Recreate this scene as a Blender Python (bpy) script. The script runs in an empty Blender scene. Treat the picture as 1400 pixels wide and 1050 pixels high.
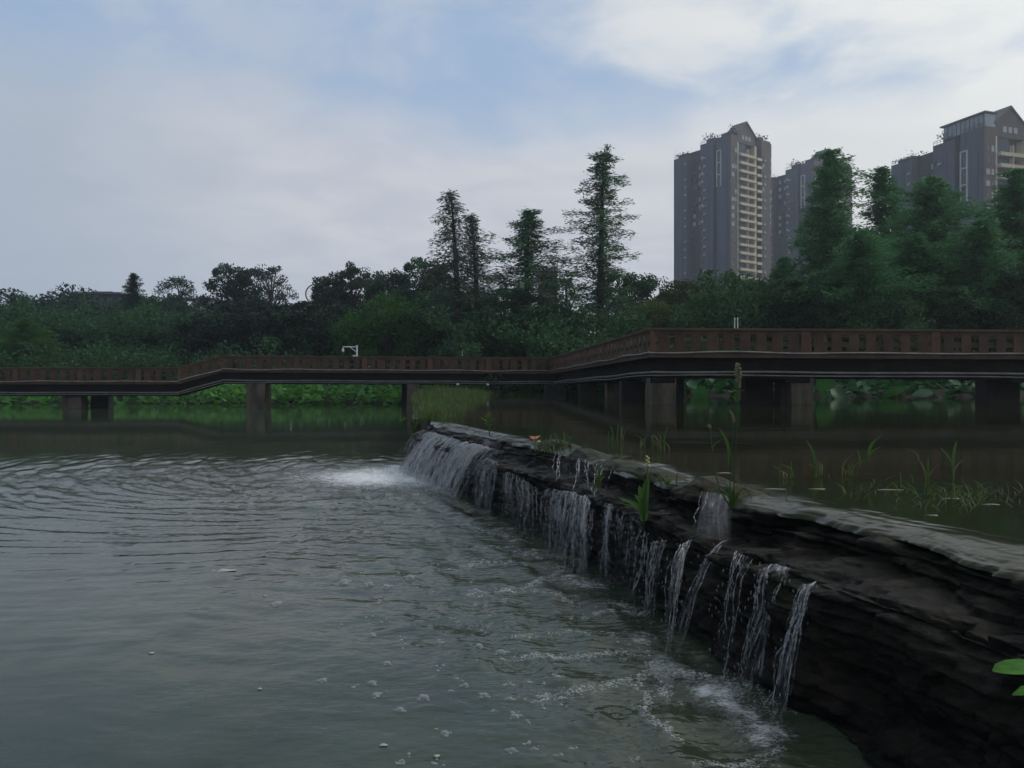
import bpy, math, random
import numpy as np
from mathutils import Vector, Matrix
random.seed(7)
RNG = np.random.default_rng(11)
S = bpy.context.scene
COL = S.collection
R = math.radians

# ------------------------------------------------------------------ camera
FPX = 1051.0            # focal length in pixels of the 1400 px wide photograph
HOR = 515.0             # horizon row
CAMZ = 2.0
cam = bpy.data.cameras.new("camera")
camo = bpy.data.objects.new("camera", cam)
COL.objects.link(camo)
camo.location = (0, 0, CAMZ)
camo.rotation_euler = (R(90), 0, 0)
cam.sensor_fit = 'HORIZONTAL'
cam.sensor_width = 36.0
cam.lens = 36.0 * FPX / 1400.0
cam.shift_y = -(525 - HOR) / 1400.0
cam.clip_start = 0.05
cam.clip_end = 6000
S.camera = camo

def P(px, py, d):
    "world point of photograph pixel (px, py) at depth d"
    return np.array([(px - 700.0) / FPX * d, d, CAMZ - (py - HOR) / FPX * d])
def PZ(px, py, z):
    "world point of pixel on the horizontal plane at height z"
    d = FPX * (CAMZ - z) / (py - HOR)
    return np.array([(px - 700.0) / FPX * d, d, z])

# ------------------------------------------------------------------ world and sun
SUN_AZ, SUN_EL = 76.0, 42.0      # degrees right of the view direction, above the horizon
sd = (math.sin(R(SUN_AZ)) * math.cos(R(SUN_EL)), math.cos(R(SUN_AZ)) * math.cos(R(SUN_EL)), math.sin(R(SUN_EL)))
W = bpy.data.worlds.new("World")
S.world = W
W.use_nodes = True
nt = W.node_tree
nt.nodes.clear()
def N(t, typ, **kw):
    n = t.nodes.new(typ)
    for k, v in kw.items():
        if k == 'op': n.operation = v
        else: setattr(n, k, v)
    return n
def M2(t, op, a, b=None, c=None, clamp=False):
    n = t.nodes.new('ShaderNodeMath'); n.operation = op; n.use_clamp = clamp
    for i, v in enumerate((a, b, c)):
        if v is None: continue
        if isinstance(v, (int, float)): n.inputs[i].default_value = v
        else: t.links.new(v, n.inputs[i])
    return n.outputs[0]
def MIXC(t, f, a, b):
    n = t.nodes.new('ShaderNodeMix'); n.data_type = 'RGBA'
    for s, v in ((n.inputs[0], f), (n.inputs[6], a), (n.inputs[7], b)):
        if isinstance(v, (int, float)): s.default_value = v
        elif isinstance(v, tuple): s.default_value = (v + (1,))[:4]
        else: t.links.new(v, s)
    return n.outputs[2]
def SMOOTH(t, v, lo, hi, tlo=0.0, thi=1.0):
    n = t.nodes.new('ShaderNodeMapRange'); n.interpolation_type = 'SMOOTHSTEP'
    t.links.new(v, n.inputs[0])
    for i, x in enumerate((lo, hi, tlo, thi)): n.inputs[i + 1].default_value = x
    return n.outputs[0]
def NOISE(t, vec, scale, detail=5, rough=0.55, dist=0.0):
    n = t.nodes.new('ShaderNodeTexNoise'); n.inputs['Scale'].default_value = scale
    n.inputs['Detail'].default_value = detail; n.inputs['Roughness'].default_value = rough
    n.inputs['Distortion'].default_value = dist
    if vec is not None: t.links.new(vec, n.inputs['Vector'])
    return n.outputs['Fac']
SKY_STRENGTH = 0.1
sky = N(nt, 'ShaderNodeTexSky', sky_type='NISHITA', sun_disc=False)
sky.sun_elevation = R(SUN_EL); sky.sun_rotation = R(SUN_AZ)
sky.air_density = 1.0; sky.dust_density = 2.5; sky.ozone_density = 1.0
tc = N(nt, 'ShaderNodeTexCoord')
sep = N(nt, 'ShaderNodeSeparateXYZ'); nt.links.new(tc.outputs['Generated'], sep.inputs[0])
dx, dy, dz = sep.outputs
den = M2(nt, 'ADD', M2(nt, 'MAXIMUM', dz, 0.0), 0.16)
comb = N(nt, 'ShaderNodeCombineXYZ')
nt.links.new(M2(nt, 'DIVIDE', dx, den), comb.inputs[0]); nt.links.new(M2(nt, 'DIVIDE', dy, den), comb.inputs[1])
comb.inputs[2].default_value = 3.7
pv = comb.outputs[0]
n1 = NOISE(nt, pv, 1.15, 8, 0.55, 0.25)
n2 = NOISE(nt, pv, 3.3, 6, 0.5, 0.4)
sunv = N(nt, 'ShaderNodeVectorMath', operation='DOT_PRODUCT')
nt.links.new(tc.outputs['Generated'], sunv.inputs[0]); sunv.inputs[1].default_value = sd
sdot = M2(nt, 'MAXIMUM', sunv.outputs['Value'], 0.0)
# low bank of cloud all round, broken higher up, thicker towards the sun
low = M2(nt, 'ADD', dz, M2(nt, 'MULTIPLY', M2(nt, 'SUBTRACT', n1, 0.5), -0.20))
m_low = SMOOTH(nt, low, 0.375, 0.285)
hi = M2(nt, 'ADD', M2(nt, 'ADD', n1, M2(nt, 'MULTIPLY', M2(nt, 'SUBTRACT', n2, 0.5), 0.75)), M2(nt, 'MULTIPLY', SMOOTH(nt, sdot, 0.28, 0.72), 0.42))
m_hi = SMOOTH(nt, hi, 0.64, 1.0)
thin = SMOOTH(nt, NOISE(nt, pv, 2.2, 7, 0.6, 0.6), 0.42, 0.72, 0.0, 0.60)
m = M2(nt, 'MAXIMUM', M2(nt, 'MAXIMUM', m_low, m_hi), thin)
glow = SMOOTH(nt, sdot, 0.30, 0.90)
cl_b = MIXC(nt, SMOOTH(nt, n2, 0.3, 0.7), (5.75, 6.05, 6.8), (6.75, 6.95, 7.45))
cl_h = MIXC(nt, SMOOTH(nt, dz, 0.0, 0.22), (4.7, 5.35, 6.2), cl_b)
cl_h = MIXC(nt, SMOOTH(nt, dx, -0.18, -0.62, 0.0, 0.9), cl_h, (4.2, 4.95, 6.0))
cl = MIXC(nt, M2(nt, 'MULTIPLY', glow, 0.9, clamp=True), cl_h, (9.7, 9.95, 9.5))
blue = MIXC(nt, 0.80, sky.outputs[0], (3.9, 5.4, 7.6))
blue = MIXC(nt, SMOOTH(nt, dz, 0.41, 0.64, 0.0, 0.9), blue, (2.0, 2.5, 2.6))
skyc = MIXC(nt, m, blue, cl)
bg = N(nt, 'ShaderNodeBackground'); bg.inputs['Strength'].default_value = SKY_STRENGTH
nt.links.new(skyc, bg.inputs['Color'])
wo = N(nt, 'ShaderNodeOutputWorld'); nt.links.new(bg.outputs[0], wo.inputs['Surface'])

sl = bpy.data.lights.new("sun", 'SUN')
sl.energy = 1.1; sl.angle = R(10); sl.color = (1.0, 0.95, 0.86)
so = bpy.data.objects.new("sun", sl); COL.objects.link(so)
so.rotation_euler = Vector(sd).to_track_quat('Z', 'Y').to_euler()
so.location = (40, 0, 60)

S.view_settings.view_transform = 'Standard'
S.view_settings.look = 'None'
S.view_settings.exposure = 0.0
S.view_settings.gamma = 1.0
S.cycles.use_denoising = True
S.cycles.max_bounces = 8
S.cycles.transparent_max_bounces = 16

# ------------------------------------------------------------------ helpers
def _hash(ix, iy, iz):
    n = (ix.astype(np.int64) * 374761393 + iy.astype(np.int64) * 668265263 + iz.astype(np.int64) * 2147483647 + 1013904223) & 0xFFFFFFFF
    n = ((n ^ (n >> 13)) * 1274126177) & 0xFFFFFFFF
    n = (n ^ (n >> 16)) & 0xFFFF
    return n / 32767.5 - 1.0
def vnoise(p):
    p = np.asarray(p, float); i = np.floor(p); f = p - i; f = f * f * f * (f * (f * 6 - 15) + 10)
    ix, iy, iz = i[..., 0], i[..., 1], i[..., 2]; fx, fy, fz = f[..., 0], f[..., 1], f[..., 2]
    r = 0
    for a in (0, 1):
        for b in (0, 1):
            for c in (0, 1):
                w = (fx if a else 1 - fx) * (fy if b else 1 - fy) * (fz if c else 1 - fz)
                r = r + w * _hash(ix + a, iy + b, iz + c)
    return r
def fbm(p, octv=4, gain=0.5):
    p = np.asarray(p, float); r = 0; a = 1.0; t = 0
    for _ in range(octv):
        r = r + a * vnoise(p); t += a; a *= gain; p = p * 2.03 + 17.3
    return r / t

def mesh_np(name, V, F, uv=None, attrs=None, smooth=True):
    V = np.asarray(V, np.float32); F = np.asarray(F, np.int32)
    k = F.shape[1]
    me = bpy.data.meshes.new(name)
    me.vertices.add(len(V)); me.vertices.foreach_set('co', V.ravel())
    me.loops.add(F.size); me.loops.foreach_set('vertex_index', F.ravel())
    me.polygons.add(len(F)); me.polygons.foreach_set('loop_start', np.arange(0, F.size, k, dtype=np.int32))
    me.polygons.foreach_set('use_smooth', np.full(len(F), smooth))
    if uv is not None:
        l = me.uv_layers.new(name='UVMap'); l.data.foreach_set('uv', np.asarray(uv, np.float32)[F.ravel()].ravel())
    for nme, val in (attrs or {}).items():
        a = me.attributes.new(nme, 'FLOAT', 'POINT'); a.data.foreach_set('value', np.asarray(val, np.float32))
    me.update(calc_edges=True); me.validate()
    return me
def grid_faces(nu, nv):
    i = np.arange(nu - 1)[:, None] * nv + np.arange(nv - 1)[None, :]
    return np.stack([i, i + 1, i + nv + 1, i + nv], -1).reshape(-1, 4)

class MB:
    def __init__(s): s.v = []; s.f = []
    def add(s, v, f):
        o = len(s.v); s.v += [tuple(map(float, x)) for x in v]; s.f += [tuple(i + o for i in x) for x in f]
    def hexa(s, c8):
        s.add(c8, [(0, 3, 2, 1), (4, 5, 6, 7), (0, 1, 5, 4), (1, 2, 6, 5), (2, 3, 7, 6), (3, 0, 4, 7)])
    def box(s, x0, x1, y0, y1, z0, z1):
        s.hexa([(x0, y0, z0), (x1, y0, z0), (x1, y1, z0), (x0, y1, z0), (x0, y0, z1), (x1, y0, z1), (x1, y1, z1), (x0, y1, z1)])
    def tube(s, pts, rad, n=8, cap=True):
        pts = [Vector(p) for p in pts]; k = len(pts)
        if not hasattr(rad, '__len__'): rad = [rad] * k
        o = len(s.v); up = None
        for i, p in enumerate(pts):
            t = (pts[min(i + 1, k - 1)] - pts[max(i - 1, 0)]).normalized()
            if up is None:
                up = Vector((0, 0, 1)) if abs(t.z) < 0.9 else Vector((1, 0, 0))
            a = t.cross(up).normalized(); b = a.cross(t).normalized(); up = b
            for j in range(n):
                q = 2 * math.pi * j / n
                s.v.append(tuple(p + (a * math.cos(q) + b * math.sin(q)) * rad[i]))
        for i in range(k - 1):
            for j in range(n):
                s.f.append((o + i * n + j, o + i * n + (j + 1) % n, o + (i + 1) * n + (j + 1) % n, o + (i + 1) * n + j))
        if cap:
            s.f.append(tuple(o + j for j in range(n))[::-1]); s.f.append(tuple(o + (k - 1) * n + j for j in range(n)))
    def blade(s, pts, wid, side, fold=0.25):
        "leaf strip: spine pts, half widths, side vector"
        side = Vector(side).normalized(); o = len(s.v)
        for p, w in zip(pts, wid):
            p = Vector(p); s.v += [tuple(p - side * w), tuple(p - Vector((0, 0, fold * w))), tuple(p + side * w)]
        for i in range(len(pts) - 1):
            a = o + 3 * i
            s.f += [(a, a + 1, a + 4, a + 3), (a + 1, a + 2, a + 5, a + 4)]
    def ball(s, c, r, nu=8, nv=5, half=False, sq=1.0):
        o = len(s.v); v0 = 0.0 if half else -math.pi / 2
        for i in range(nv + 1):
            e = v0 + (math.pi / 2 - v0) * i / nv
            for j in range(nu):
                a = 2 * math.pi * j / nu
                s.v.append((c[0] + r * math.cos(e) * math.cos(a), c[1] + r * math.cos(e) * math.sin(a), c[2] + r * sq * math.sin(e)))
        for i in range(nv):
            for j in range(nu):
                s.f.append((o + i * nu + j, o + i * nu + (j + 1) % nu, o + (i + 1) * nu + (j + 1) % nu, o + (i + 1) * nu + j))
    def mesh(s, name, smooth=False):
        me = bpy.data.meshes.new(name); me.from_pydata(s.v, [], s.f)
        if smooth: me.polygons.foreach_set('use_smooth', [True] * len(me.polygons))
        me.update(); return me
    def build(s, name, mat, parent=None, smooth=False, bevel=0.0):
        o = link(name, s.mesh(name, smooth), mat, parent)
        if bevel:
            b = o.modifiers.new('bevel', 'BEVEL'); b.width = bevel; b.segments = 2; b.limit_method = 'ANGLE'
        return o
def link(name, me, mat, parent=None):
    if mat is not None and len(me.materials) == 0: me.materials.append(mat)
    o = bpy.data.objects.new(name, me); COL.objects.link(o)
    if parent is not None: o.parent = parent
    return o
def tag(o, label, cat, group=None, kind=None):
    if label: o['label'] = label
    if cat: o['category'] = cat
    if group: o['group'] = group
    if kind: o['kind'] = kind
    return o
def thing(name, label, cat, loc=(0, 0, 0), rz=0.0, group=None):
    o = bpy.data.objects.new(name, None); COL.objects.link(o)
    o.empty_display_size = 0.2
    o.location = loc; o.rotation_euler = (0, 0, rz)
    return tag(o, label, cat, group)
def struct(o): o['kind'] = 'structure'; return o

# ------------------------------------------------------------------ materials
def newmat(name):
    m = bpy.data.materials.new(name); m.use_nodes = True; t = m.node_tree; t.nodes.clear()
    out = t.nodes.new('ShaderNodeOutputMaterial'); return m, t, out
def pmat(name, c1, c2=None, scale=3.0, rough=0.7, bump=0.0, bscale=20.0, spec=0.5, stretch=(1, 1, 1), rough2=None, detail=6, lo=0.35, hi=0.65, bdist=0.02):
    m, t, out = newmat(name)
    p = t.nodes.new('ShaderNodeBsdfPrincipled'); t.links.new(p.outputs[0], out.inputs[0])
    tcn = t.nodes.new('ShaderNodeTexCoord'); mp = t.nodes.new('ShaderNodeMapping'); mp.inputs['Scale'].default_value = stretch
    t.links.new(tcn.outputs['Object'], mp.inputs[0])
    if c2 is None: c2 = tuple(x * 0.7 for x in c1)
    f = SMOOTH(t, NOISE(t, mp.outputs[0], scale, detail, 0.6), lo, hi)
    t.links.new(MIXC(t, f, c1, c2), p.inputs['Base Color'])
    p.inputs['Roughness'].default_value = rough
    if rough2 is not None:
        f2 = SMOOTH(t, NOISE(t, mp.outputs[0], scale * 1.7, 4), 0.4, 0.6, rough, rough2); t.links.new(f2, p.inputs['Roughness'])
    p.inputs['Specular IOR Level'].default_value = spec
    if bump:
        b = t.nodes.new('ShaderNodeBump'); b.inputs['Strength'].default_value = bump; b.inputs['Distance'].default_value = bdist
        t.links.new(NOISE(t, mp.outputs[0], bscale, 7, 0.6), b.inputs['Height']); t.links.new(b.outputs[0], p.inputs['Normal'])
    return m
def leafmat(name, c1, c2, trans=0.35, nscale=0.35, rough=0.6):
    m, t, out = newmat(name)
    g = t.nodes.new('ShaderNodeNewGeometry'); oi = t.nodes.new('ShaderNodeObjectInfo')
    n = NOISE(t, g.outputs['Position'], nscale, 3, 0.6)
    f = SMOOTH(t, M2(t, 'ADD', n, M2(t, 'MULTIPLY', M2(t, 'SUBTRACT', oi.outputs['Random'], 0.5), 0.3)), 0.3, 0.7)
    isl = M2(t, 'MULTIPLY_ADD', g.outputs['Random Per Island'], 0.7, 0.65)
    c = MIXC(t, f, c1, c2)
    h = t.nodes.new('ShaderNodeHueSaturation'); t.links.new(c, h.inputs['Color']); t.links.new(isl, h.inputs['Value'])
    p = t.nodes.new('ShaderNodeBsdfPrincipled'); t.links.new(h.outputs[0], p.inputs['Base Color'])
    p.inputs['Roughness'].default_value = rough; p.inputs['Specular IOR Level'].default_value = 0.25
    tr = t.nodes.new('ShaderNodeBsdfTranslucent')
    h2 = t.nodes.new('ShaderNodeHueSaturation'); h2.inputs['Hue'].default_value = 0.48; h2.inputs['Value'].default_value = 1.3
    t.links.new(h.outputs[0], h2.inputs['Color']); t.links.new(h2.outputs[0], tr.inputs['Color'])
    mx = t.nodes.new('ShaderNodeMixShader'); mx.inputs[0].default_value = trans
    t.links.new(p.outputs[0], mx.inputs[1]); t.links.new(tr.outputs[0], mx.inputs[2]); t.links.new(mx.outputs[0], out.inputs[0])
    return m

MT = {}
MT['bark'] = pmat('bark', (0.045, 0.035, 0.028), (0.08, 0.065, 0.055), 6, 0.9, 0.5, 30, stretch=(1, 1, 0.2))
MT['conifer'] = leafmat('conifer_foliage', (0.040, 0.145, 0.062), (0.066, 0.185, 0.078), trans=0.45)
MT['conifer_tall'] = leafmat('tall_conifer_foliage', (0.052, 0.125, 0.070), (0.085, 0.170, 0.092), trans=0.5)
MT['conifer_thin'] = leafmat('thin_conifer_foliage', (0.060, 0.080, 0.068), (0.085, 0.105, 0.085), trans=0.5)
MT['broad'] = leafmat('broadleaf_foliage', (0.022, 0.072, 0.034), (0.038, 0.105, 0.040))
MT['broad_dark'] = leafmat('dark_foliage', (0.014, 0.032, 0.024), (0.022, 0.046, 0.030), trans=0.2)
MT['broad_blue'] = leafmat('bluish_foliage', (0.024, 0.052, 0.040), (0.040, 0.074, 0.050), trans=0.35)
MT['broad_bright'] = leafmat('bright_foliage', (0.022, 0.100, 0.016), (0.045, 0.140, 0.018))
MT['broad_olive'] = leafmat('olive_foliage', (0.040, 0.080, 0.022), (0.062, 0.105, 0.030))
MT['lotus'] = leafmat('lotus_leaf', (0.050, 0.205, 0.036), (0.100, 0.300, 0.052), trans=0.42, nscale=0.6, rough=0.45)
MT['lotus_shaded'] = leafmat('lotus_leaf_shade', (0.016, 0.070, 0.030), (0.034, 0.115, 0.036), trans=0.35, nscale=0.6, rough=0.45)  # darker copy of the lotus leaf, shade put into its colour
MT['grass'] = leafmat('berm_grass', (0.036, 0.105, 0.024), (0.115, 0.128, 0.050), trans=0.35, nscale=1.6)
MT['grass_green'] = leafmat('green_blades', (0.035, 0.095, 0.020), (0.060, 0.135, 0.028), trans=0.4, nscale=2.0)
MT['grass_dry'] = leafmat('dry_blades', (0.095, 0.098, 0.042), (0.135, 0.118, 0.058), trans=0.3, nscale=2.0)
MT['fresh_leaf'] = pmat('fresh_leaf', (0.050, 0.170, 0.018), (0.030, 0.110, 0.014), 30, 0.6, 0.3, 60, spec=0.12, stretch=(1, 4, 1))
MT['petal'] = leafmat('petal', (0.78, 0.74, 0.74), (0.8, 0.66, 0.68), trans=0.3)
MT['rail'] = pmat('brown_paint', (0.092, 0.053, 0.033), (0.050, 0.032, 0.022), 1.3, 0.75, 0.25, 14, spec=0.3, stretch=(1, 1, 1))
MT['rail_post'] = pmat('brown_post_paint', (0.110, 0.058, 0.036), (0.075, 0.042, 0.028), 1.6, 0.75, 0.25, 14, spec=0.3)
MT['deck'] = pmat('deck_boards', (0.07, 0.055, 0.045), (0.05, 0.042, 0.036), 2, 0.85, 0.3, 20)
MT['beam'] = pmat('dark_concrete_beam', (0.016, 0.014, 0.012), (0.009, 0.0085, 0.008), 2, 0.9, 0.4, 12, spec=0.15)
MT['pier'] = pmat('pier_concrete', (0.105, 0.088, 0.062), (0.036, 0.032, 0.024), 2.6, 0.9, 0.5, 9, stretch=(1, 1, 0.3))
MT['pier_shaded'] = pmat('shaded_pier_concrete', (0.022, 0.020, 0.018), (0.012, 0.0115, 0.011), 1.6, 0.9, 0.5, 9)  # darker pier copy; shade of side faces and rear piers put into its colour
MT['pipe'] = pmat('grey_pipe', (0.29, 0.28, 0.255), (0.17, 0.165, 0.15), 2, 0.5)
MT['pipe_dull'] = pmat('dull_pipe', (0.19, 0.185, 0.17), (0.12, 0.118, 0.11), 2, 0.6)
MT['white_metal'] = pmat('white_metal', (0.75, 0.76, 0.76), (0.62, 0.63, 0.63), 5, 0.4)
MT['soil'] = pmat('bank_soil', (0.014, 0.020, 0.010), (0.020, 0.018, 0.012), 0.6, 0.95, 0.4, 5)
MT['tower_grey'] = pmat('grey_blue_facade', (0.082, 0.102, 0.142), (0.060, 0.076, 0.108), 0.9, 0.85, stretch=(1, 1, 0.07))
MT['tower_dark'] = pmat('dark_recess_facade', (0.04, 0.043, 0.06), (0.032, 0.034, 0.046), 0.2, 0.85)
MT['tower_brown'] = pmat('brown_facade', (0.12, 0.10, 0.092), (0.095, 0.08, 0.075), 0.25, 0.85)
MT['tower_beige'] = pmat('beige_facade', (0.62, 0.55, 0.40), (0.54, 0.48, 0.35), 0.3, 0.8)
MT['tower_roof'] = pmat('roof_slab', (0.12, 0.12, 0.14), (0.09, 0.09, 0.10), 0.3, 0.85)
MT['window'] = pmat('window_glass', (0.02, 0.022, 0.028), (0.04, 0.045, 0.055), 0.4, 0.25, spec=0.5)
MT['window_pale'] = pmat('curtained_window', (0.35, 0.37, 0.40), (0.25, 0.27, 0.30), 0.4, 0.3)
MT['frame_white'] = pmat('pale_frame', (0.55, 0.56, 0.57), (0.48, 0.49, 0.5), 0.5, 0.7)
MT['pent_glass'] = pmat('penthouse_glass', (0.16, 0.22, 0.28), (0.12, 0.17, 0.22), 0.3, 0.12, spec=0.8)
MT['redbrick'] = pmat('red_brick', (0.26, 0.13, 0.11), (0.2, 0.1, 0.09), 0.5, 0.9)
MT['plaster'] = pmat('pale_plaster', (0.6, 0.62, 0.63), (0.5, 0.52, 0.53), 0.5, 0.9)
MT['dead_leaf'] = pmat('orange_dead_leaf', (0.38, 0.13, 0.03), (0.25, 0.09, 0.03), 20, 0.6)
MT['yellow_leaf'] = pmat('yellow_leaf', (0.55, 0.50, 0.16), (0.4, 0.36, 0.12), 20, 0.6)
MT['fleck'] = pmat('pale_fleck', (0.42, 0.43, 0.40), (0.34, 0.35, 0.32), 8, 0.5)
MT['glint_streak'] = pmat('painted_glint', (0.17, 0.175, 0.14), (0.07, 0.075, 0.05), 8, 0.45)  # bright specular streaks on the upper pool, painted as pale patches

# wet stone of the weir: dark, mossy where the noise says so, rough turning glossy
def mat_stone():
    m, t, out = newmat('wet_weir_stone')
    p = t.nodes.new('ShaderNodeBsdfPrincipled'); t.links.new(p.outputs[0], out.inputs[0])
    g = t.nodes.new('ShaderNodeNewGeometry'); mp = t.nodes.new('ShaderNodeMapping'); mp.inputs['Scale'].default_value = (1, 1, 2.6)
    t.links.new(g.outputs['Position'], mp.inputs[0])
    na = NOISE(t, mp.outputs[0], 2.6, 8, 0.62); nb = NOISE(t, mp.outputs[0], 9, 6, 0.6); nc = NOISE(t, g.outputs['Position'], 1.3, 5, 0.6)
    c = MIXC(t, SMOOTH(t, na, 0.35, 0.65), (0.0030, 0.0030, 0.0030), (0.017, 0.0150, 0.0115))
    mq = t.nodes.new('ShaderNodeMapping'); mq.inputs['Scale'].default_value = (0.7, 0.7, 9.0); t.links.new(g.outputs['Position'], mq.inputs[0])
    c = MIXC(t, SMOOTH(t, NOISE(t, mq.outputs[0], 2.0, 6, 0.6, 0.4), 0.54, 0.74, 0, 0.8), c, (0.024, 0.023, 0.019))
    c = MIXC(t, SMOOTH(t, nc, 0.56, 0.70, 0, 0.7), c, (0.014, 0.020, 0.008))
    c = MIXC(t, SMOOTH(t, NOISE(t, g.outputs['Position'], 0.9, 4), 0.60, 0.72, 0, 0.8), c, (0.034, 0.020, 0.013))
    sx = t.nodes.new('ShaderNodeSeparateXYZ'); t.links.new(g.outputs['Position'], sx.inputs[0])
    silt = M2(t, 'MULTIPLY', SMOOTH(t, M2(t, 'ADD', sx.outputs[2], M2(t, 'MULTIPLY', na, 0.12)), 0.95, 1.03), SMOOTH(t, nb, 0.38, 0.6))
    c = MIXC(t, silt, c, MIXC(t, SMOOTH(t, nc, 0.42, 0.6), (0.070, 0.058, 0.034), (0.040, 0.048, 0.018)))
    t.links.new(c, p.inputs['Base Color'])
    t.links.new(SMOOTH(t, nb, 0.35, 0.7, 0.30, 0.65), p.inputs['Roughness'])
    p.inputs['Specular IOR Level'].default_value = 0.09
    b = t.nodes.new('ShaderNodeBump'); b.inputs['Strength'].default_value = 0.9; b.inputs['Distance'].default_value = 0.03
    t.links.new(NOISE(t, mp.outputs[0], 11, 9, 0.65), b.inputs['Height']); t.links.new(b.outputs[0], p.inputs['Normal'])
    return m
MT['stone'] = mat_stone()

def mat_water(name, base, foam=True, ripple=0.25, rscale=9.0):
    m, t, out = newmat(name)
    p = t.nodes.new('ShaderNodeBsdfPrincipled'); t.links.new(p.outputs[0], out.inputs[0])
    g = t.nodes.new('ShaderNodeNewGeometry')
    af = t.nodes.new('ShaderNodeAttribute'); af.attribute_name = 'foam'
    ar = t.nodes.new('ShaderNodeAttribute'); ar.attribute_name = 'rip'
    mp = t.nodes.new('ShaderNodeMapping'); mp.inputs['Scale'].default_value = (1, 1.9, 1)
    t.links.new(g.outputs['Position'], mp.inputs[0])
    nmurk = NOISE(t, g.outputs['Position'], 0.5, 5, 0.55, 0.6)
    c0 = MIXC(t, SMOOTH(t, nmurk, 0.35, 0.7), base, tuple(x * 1.45 for x in base))
    nf = M2(t, 'ADD', M2(t, 'MULTIPLY', NOISE(t, mp.outputs[0], 26, 6, 0.7), 0.6), M2(t, 'MULTIPLY', NOISE(t, mp.outputs[0], 5, 5, 0.6, 0.8), 0.4))
    ff = M2(t, 'SUBTRACT', M2(t, 'ADD', M2(t, 'MULTIPLY_ADD', nf, 2.0, -0.5), af.outputs['Fac']), 0.80)
    fm = SMOOTH(t, ff, 0.0, 0.75)
    ab = t.nodes.new('ShaderNodeAttribute'); ab.attribute_name = 'bub'
    vo = t.nodes.new('ShaderNodeTexVoronoi'); vo.feature = 'DISTANCE_TO_EDGE'; vo.inputs['Scale'].default_value = 38.0
    t.links.new(g.outputs['Position'], vo.inputs['Vector'])
    patch = SMOOTH(t, M2(t, 'ADD', M2(t, 'MULTIPLY_ADD', NOISE(t, g.outputs['Position'], 11.0, 6, 0.75), 1.5, -0.25), M2(t, 'MULTIPLY', ab.outputs['Fac'], 0.32)), 0.72, 1.02)
    ring = M2(t, 'MULTIPLY', SMOOTH(t, vo.outputs['Distance'], 0.16, 0.03), M2(t, 'MULTIPLY', patch, SMOOTH(t, ab.outputs['Fac'], 0.0, 0.2)))
    fm = M2(t, 'MAXIMUM', fm, M2(t, 'MULTIPLY', ring, 0.5))
    t.links.new(MIXC(t, fm, c0, (0.74, 0.76, 0.80)), p.inputs['Base Color'])
    t.links.new(M2(t, 'MULTIPLY_ADD', fm, 0.55, 0.06), p.inputs['Roughness'])
    p.inputs['IOR'].default_value = 1.34
    hgt = M2(t, 'ADD', NOISE(t, mp.outputs[0], rscale, 3, 0.45, 0.3), M2(t, 'MULTIPLY', nf, M2(t, 'MULTIPLY', af.outputs['Fac'], 1.2)))
    b = t.nodes.new('ShaderNodeBump'); b.inputs['Distance'].default_value = 0.03
    t.links.new(M2(t, 'MULTIPLY', ar.outputs['Fac'], ripple, clamp=True), b.inputs['Strength'])
    t.links.new(hgt, b.inputs['Height']); t.links.new(b.outputs[0], p.inputs['Normal'])
    return m
MT['water'] = mat_water('murky_pond_water', (0.034, 0.046, 0.030))
MT['water_up'] = mat_water('olive_pond_water', (0.016, 0.018, 0.008), ripple=0.55, rscale=9.0)

def mat_fall(name, su, sv, alo, ahi, white=0.62, thr=(0.42, 0.68)):
    "thin falling water: streaked, half clear, wet highlights"
    m, t, out = newmat(name)
    uvn = t.nodes.new('ShaderNodeUVMap'); mp = t.nodes.new('ShaderNodeMapping'); mp.inputs['Scale'].default_value = (su, sv, 1)
    t.links.new(uvn.outputs[0], mp.inputs[0])
    n = NOISE(t, mp.outputs[0], 1.0, 6, 0.62, 0.35); n_2 = NOISE(t, mp.outputs[0], 3.2, 4, 0.6, 0.2)
    nn = M2(t, 'ADD', M2(t, 'MULTIPLY', n, 0.65), M2(t, 'MULTIPLY', n_2, 0.35))
    at = t.nodes.new('ShaderNodeAttribute'); at.attribute_name = 'dens'
    f = SMOOTH(t, M2(t, 'ADD', nn, at.outputs['Fac']), thr[0], thr[1])
    p = t.nodes.new('ShaderNodeBsdfPrincipled'); t.links.new(p.outputs[0], out.inputs[0])
    t.links.new(MIXC(t, f, (0.10, 0.11, 0.125), (white, white * 1.02, white * 1.06)), p.inputs['Base Color'])
    t.links.new(M2(t, 'MULTIPLY_ADD', f, 0.3, 0.10), p.inputs['Roughness'])
    p.inputs['IOR'].default_value = 1.33; p.inputs['Specular IOR Level'].default_value = 0.8
    ae = t.nodes.new('ShaderNodeAttribute'); ae.attribute_name = 'edge'
    t.links.new(M2(t, 'MULTIPLY', M2(t, 'MULTIPLY_ADD', f, ahi - alo, alo), ae.outputs['Fac']), p.inputs['Alpha'])
    b = t.nodes.new('ShaderNodeBump'); b.inputs['Strength'].default_value = 0.8; b.inputs['Distance'].default_value = 0.02
    t.links.new(nn, b.inputs['Height']); t.links.new(b.outputs[0], p.inputs['Normal'])
    return m
MT['fall'] = mat_fall('falling_water', 34, 3.0, 0.04, 0.52, 0.58, (0.45, 0.70))
MT['fall_slick'] = mat_fall('sliding_water', 22, 1.2, 0.26, 0.62, 0.34)
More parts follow.
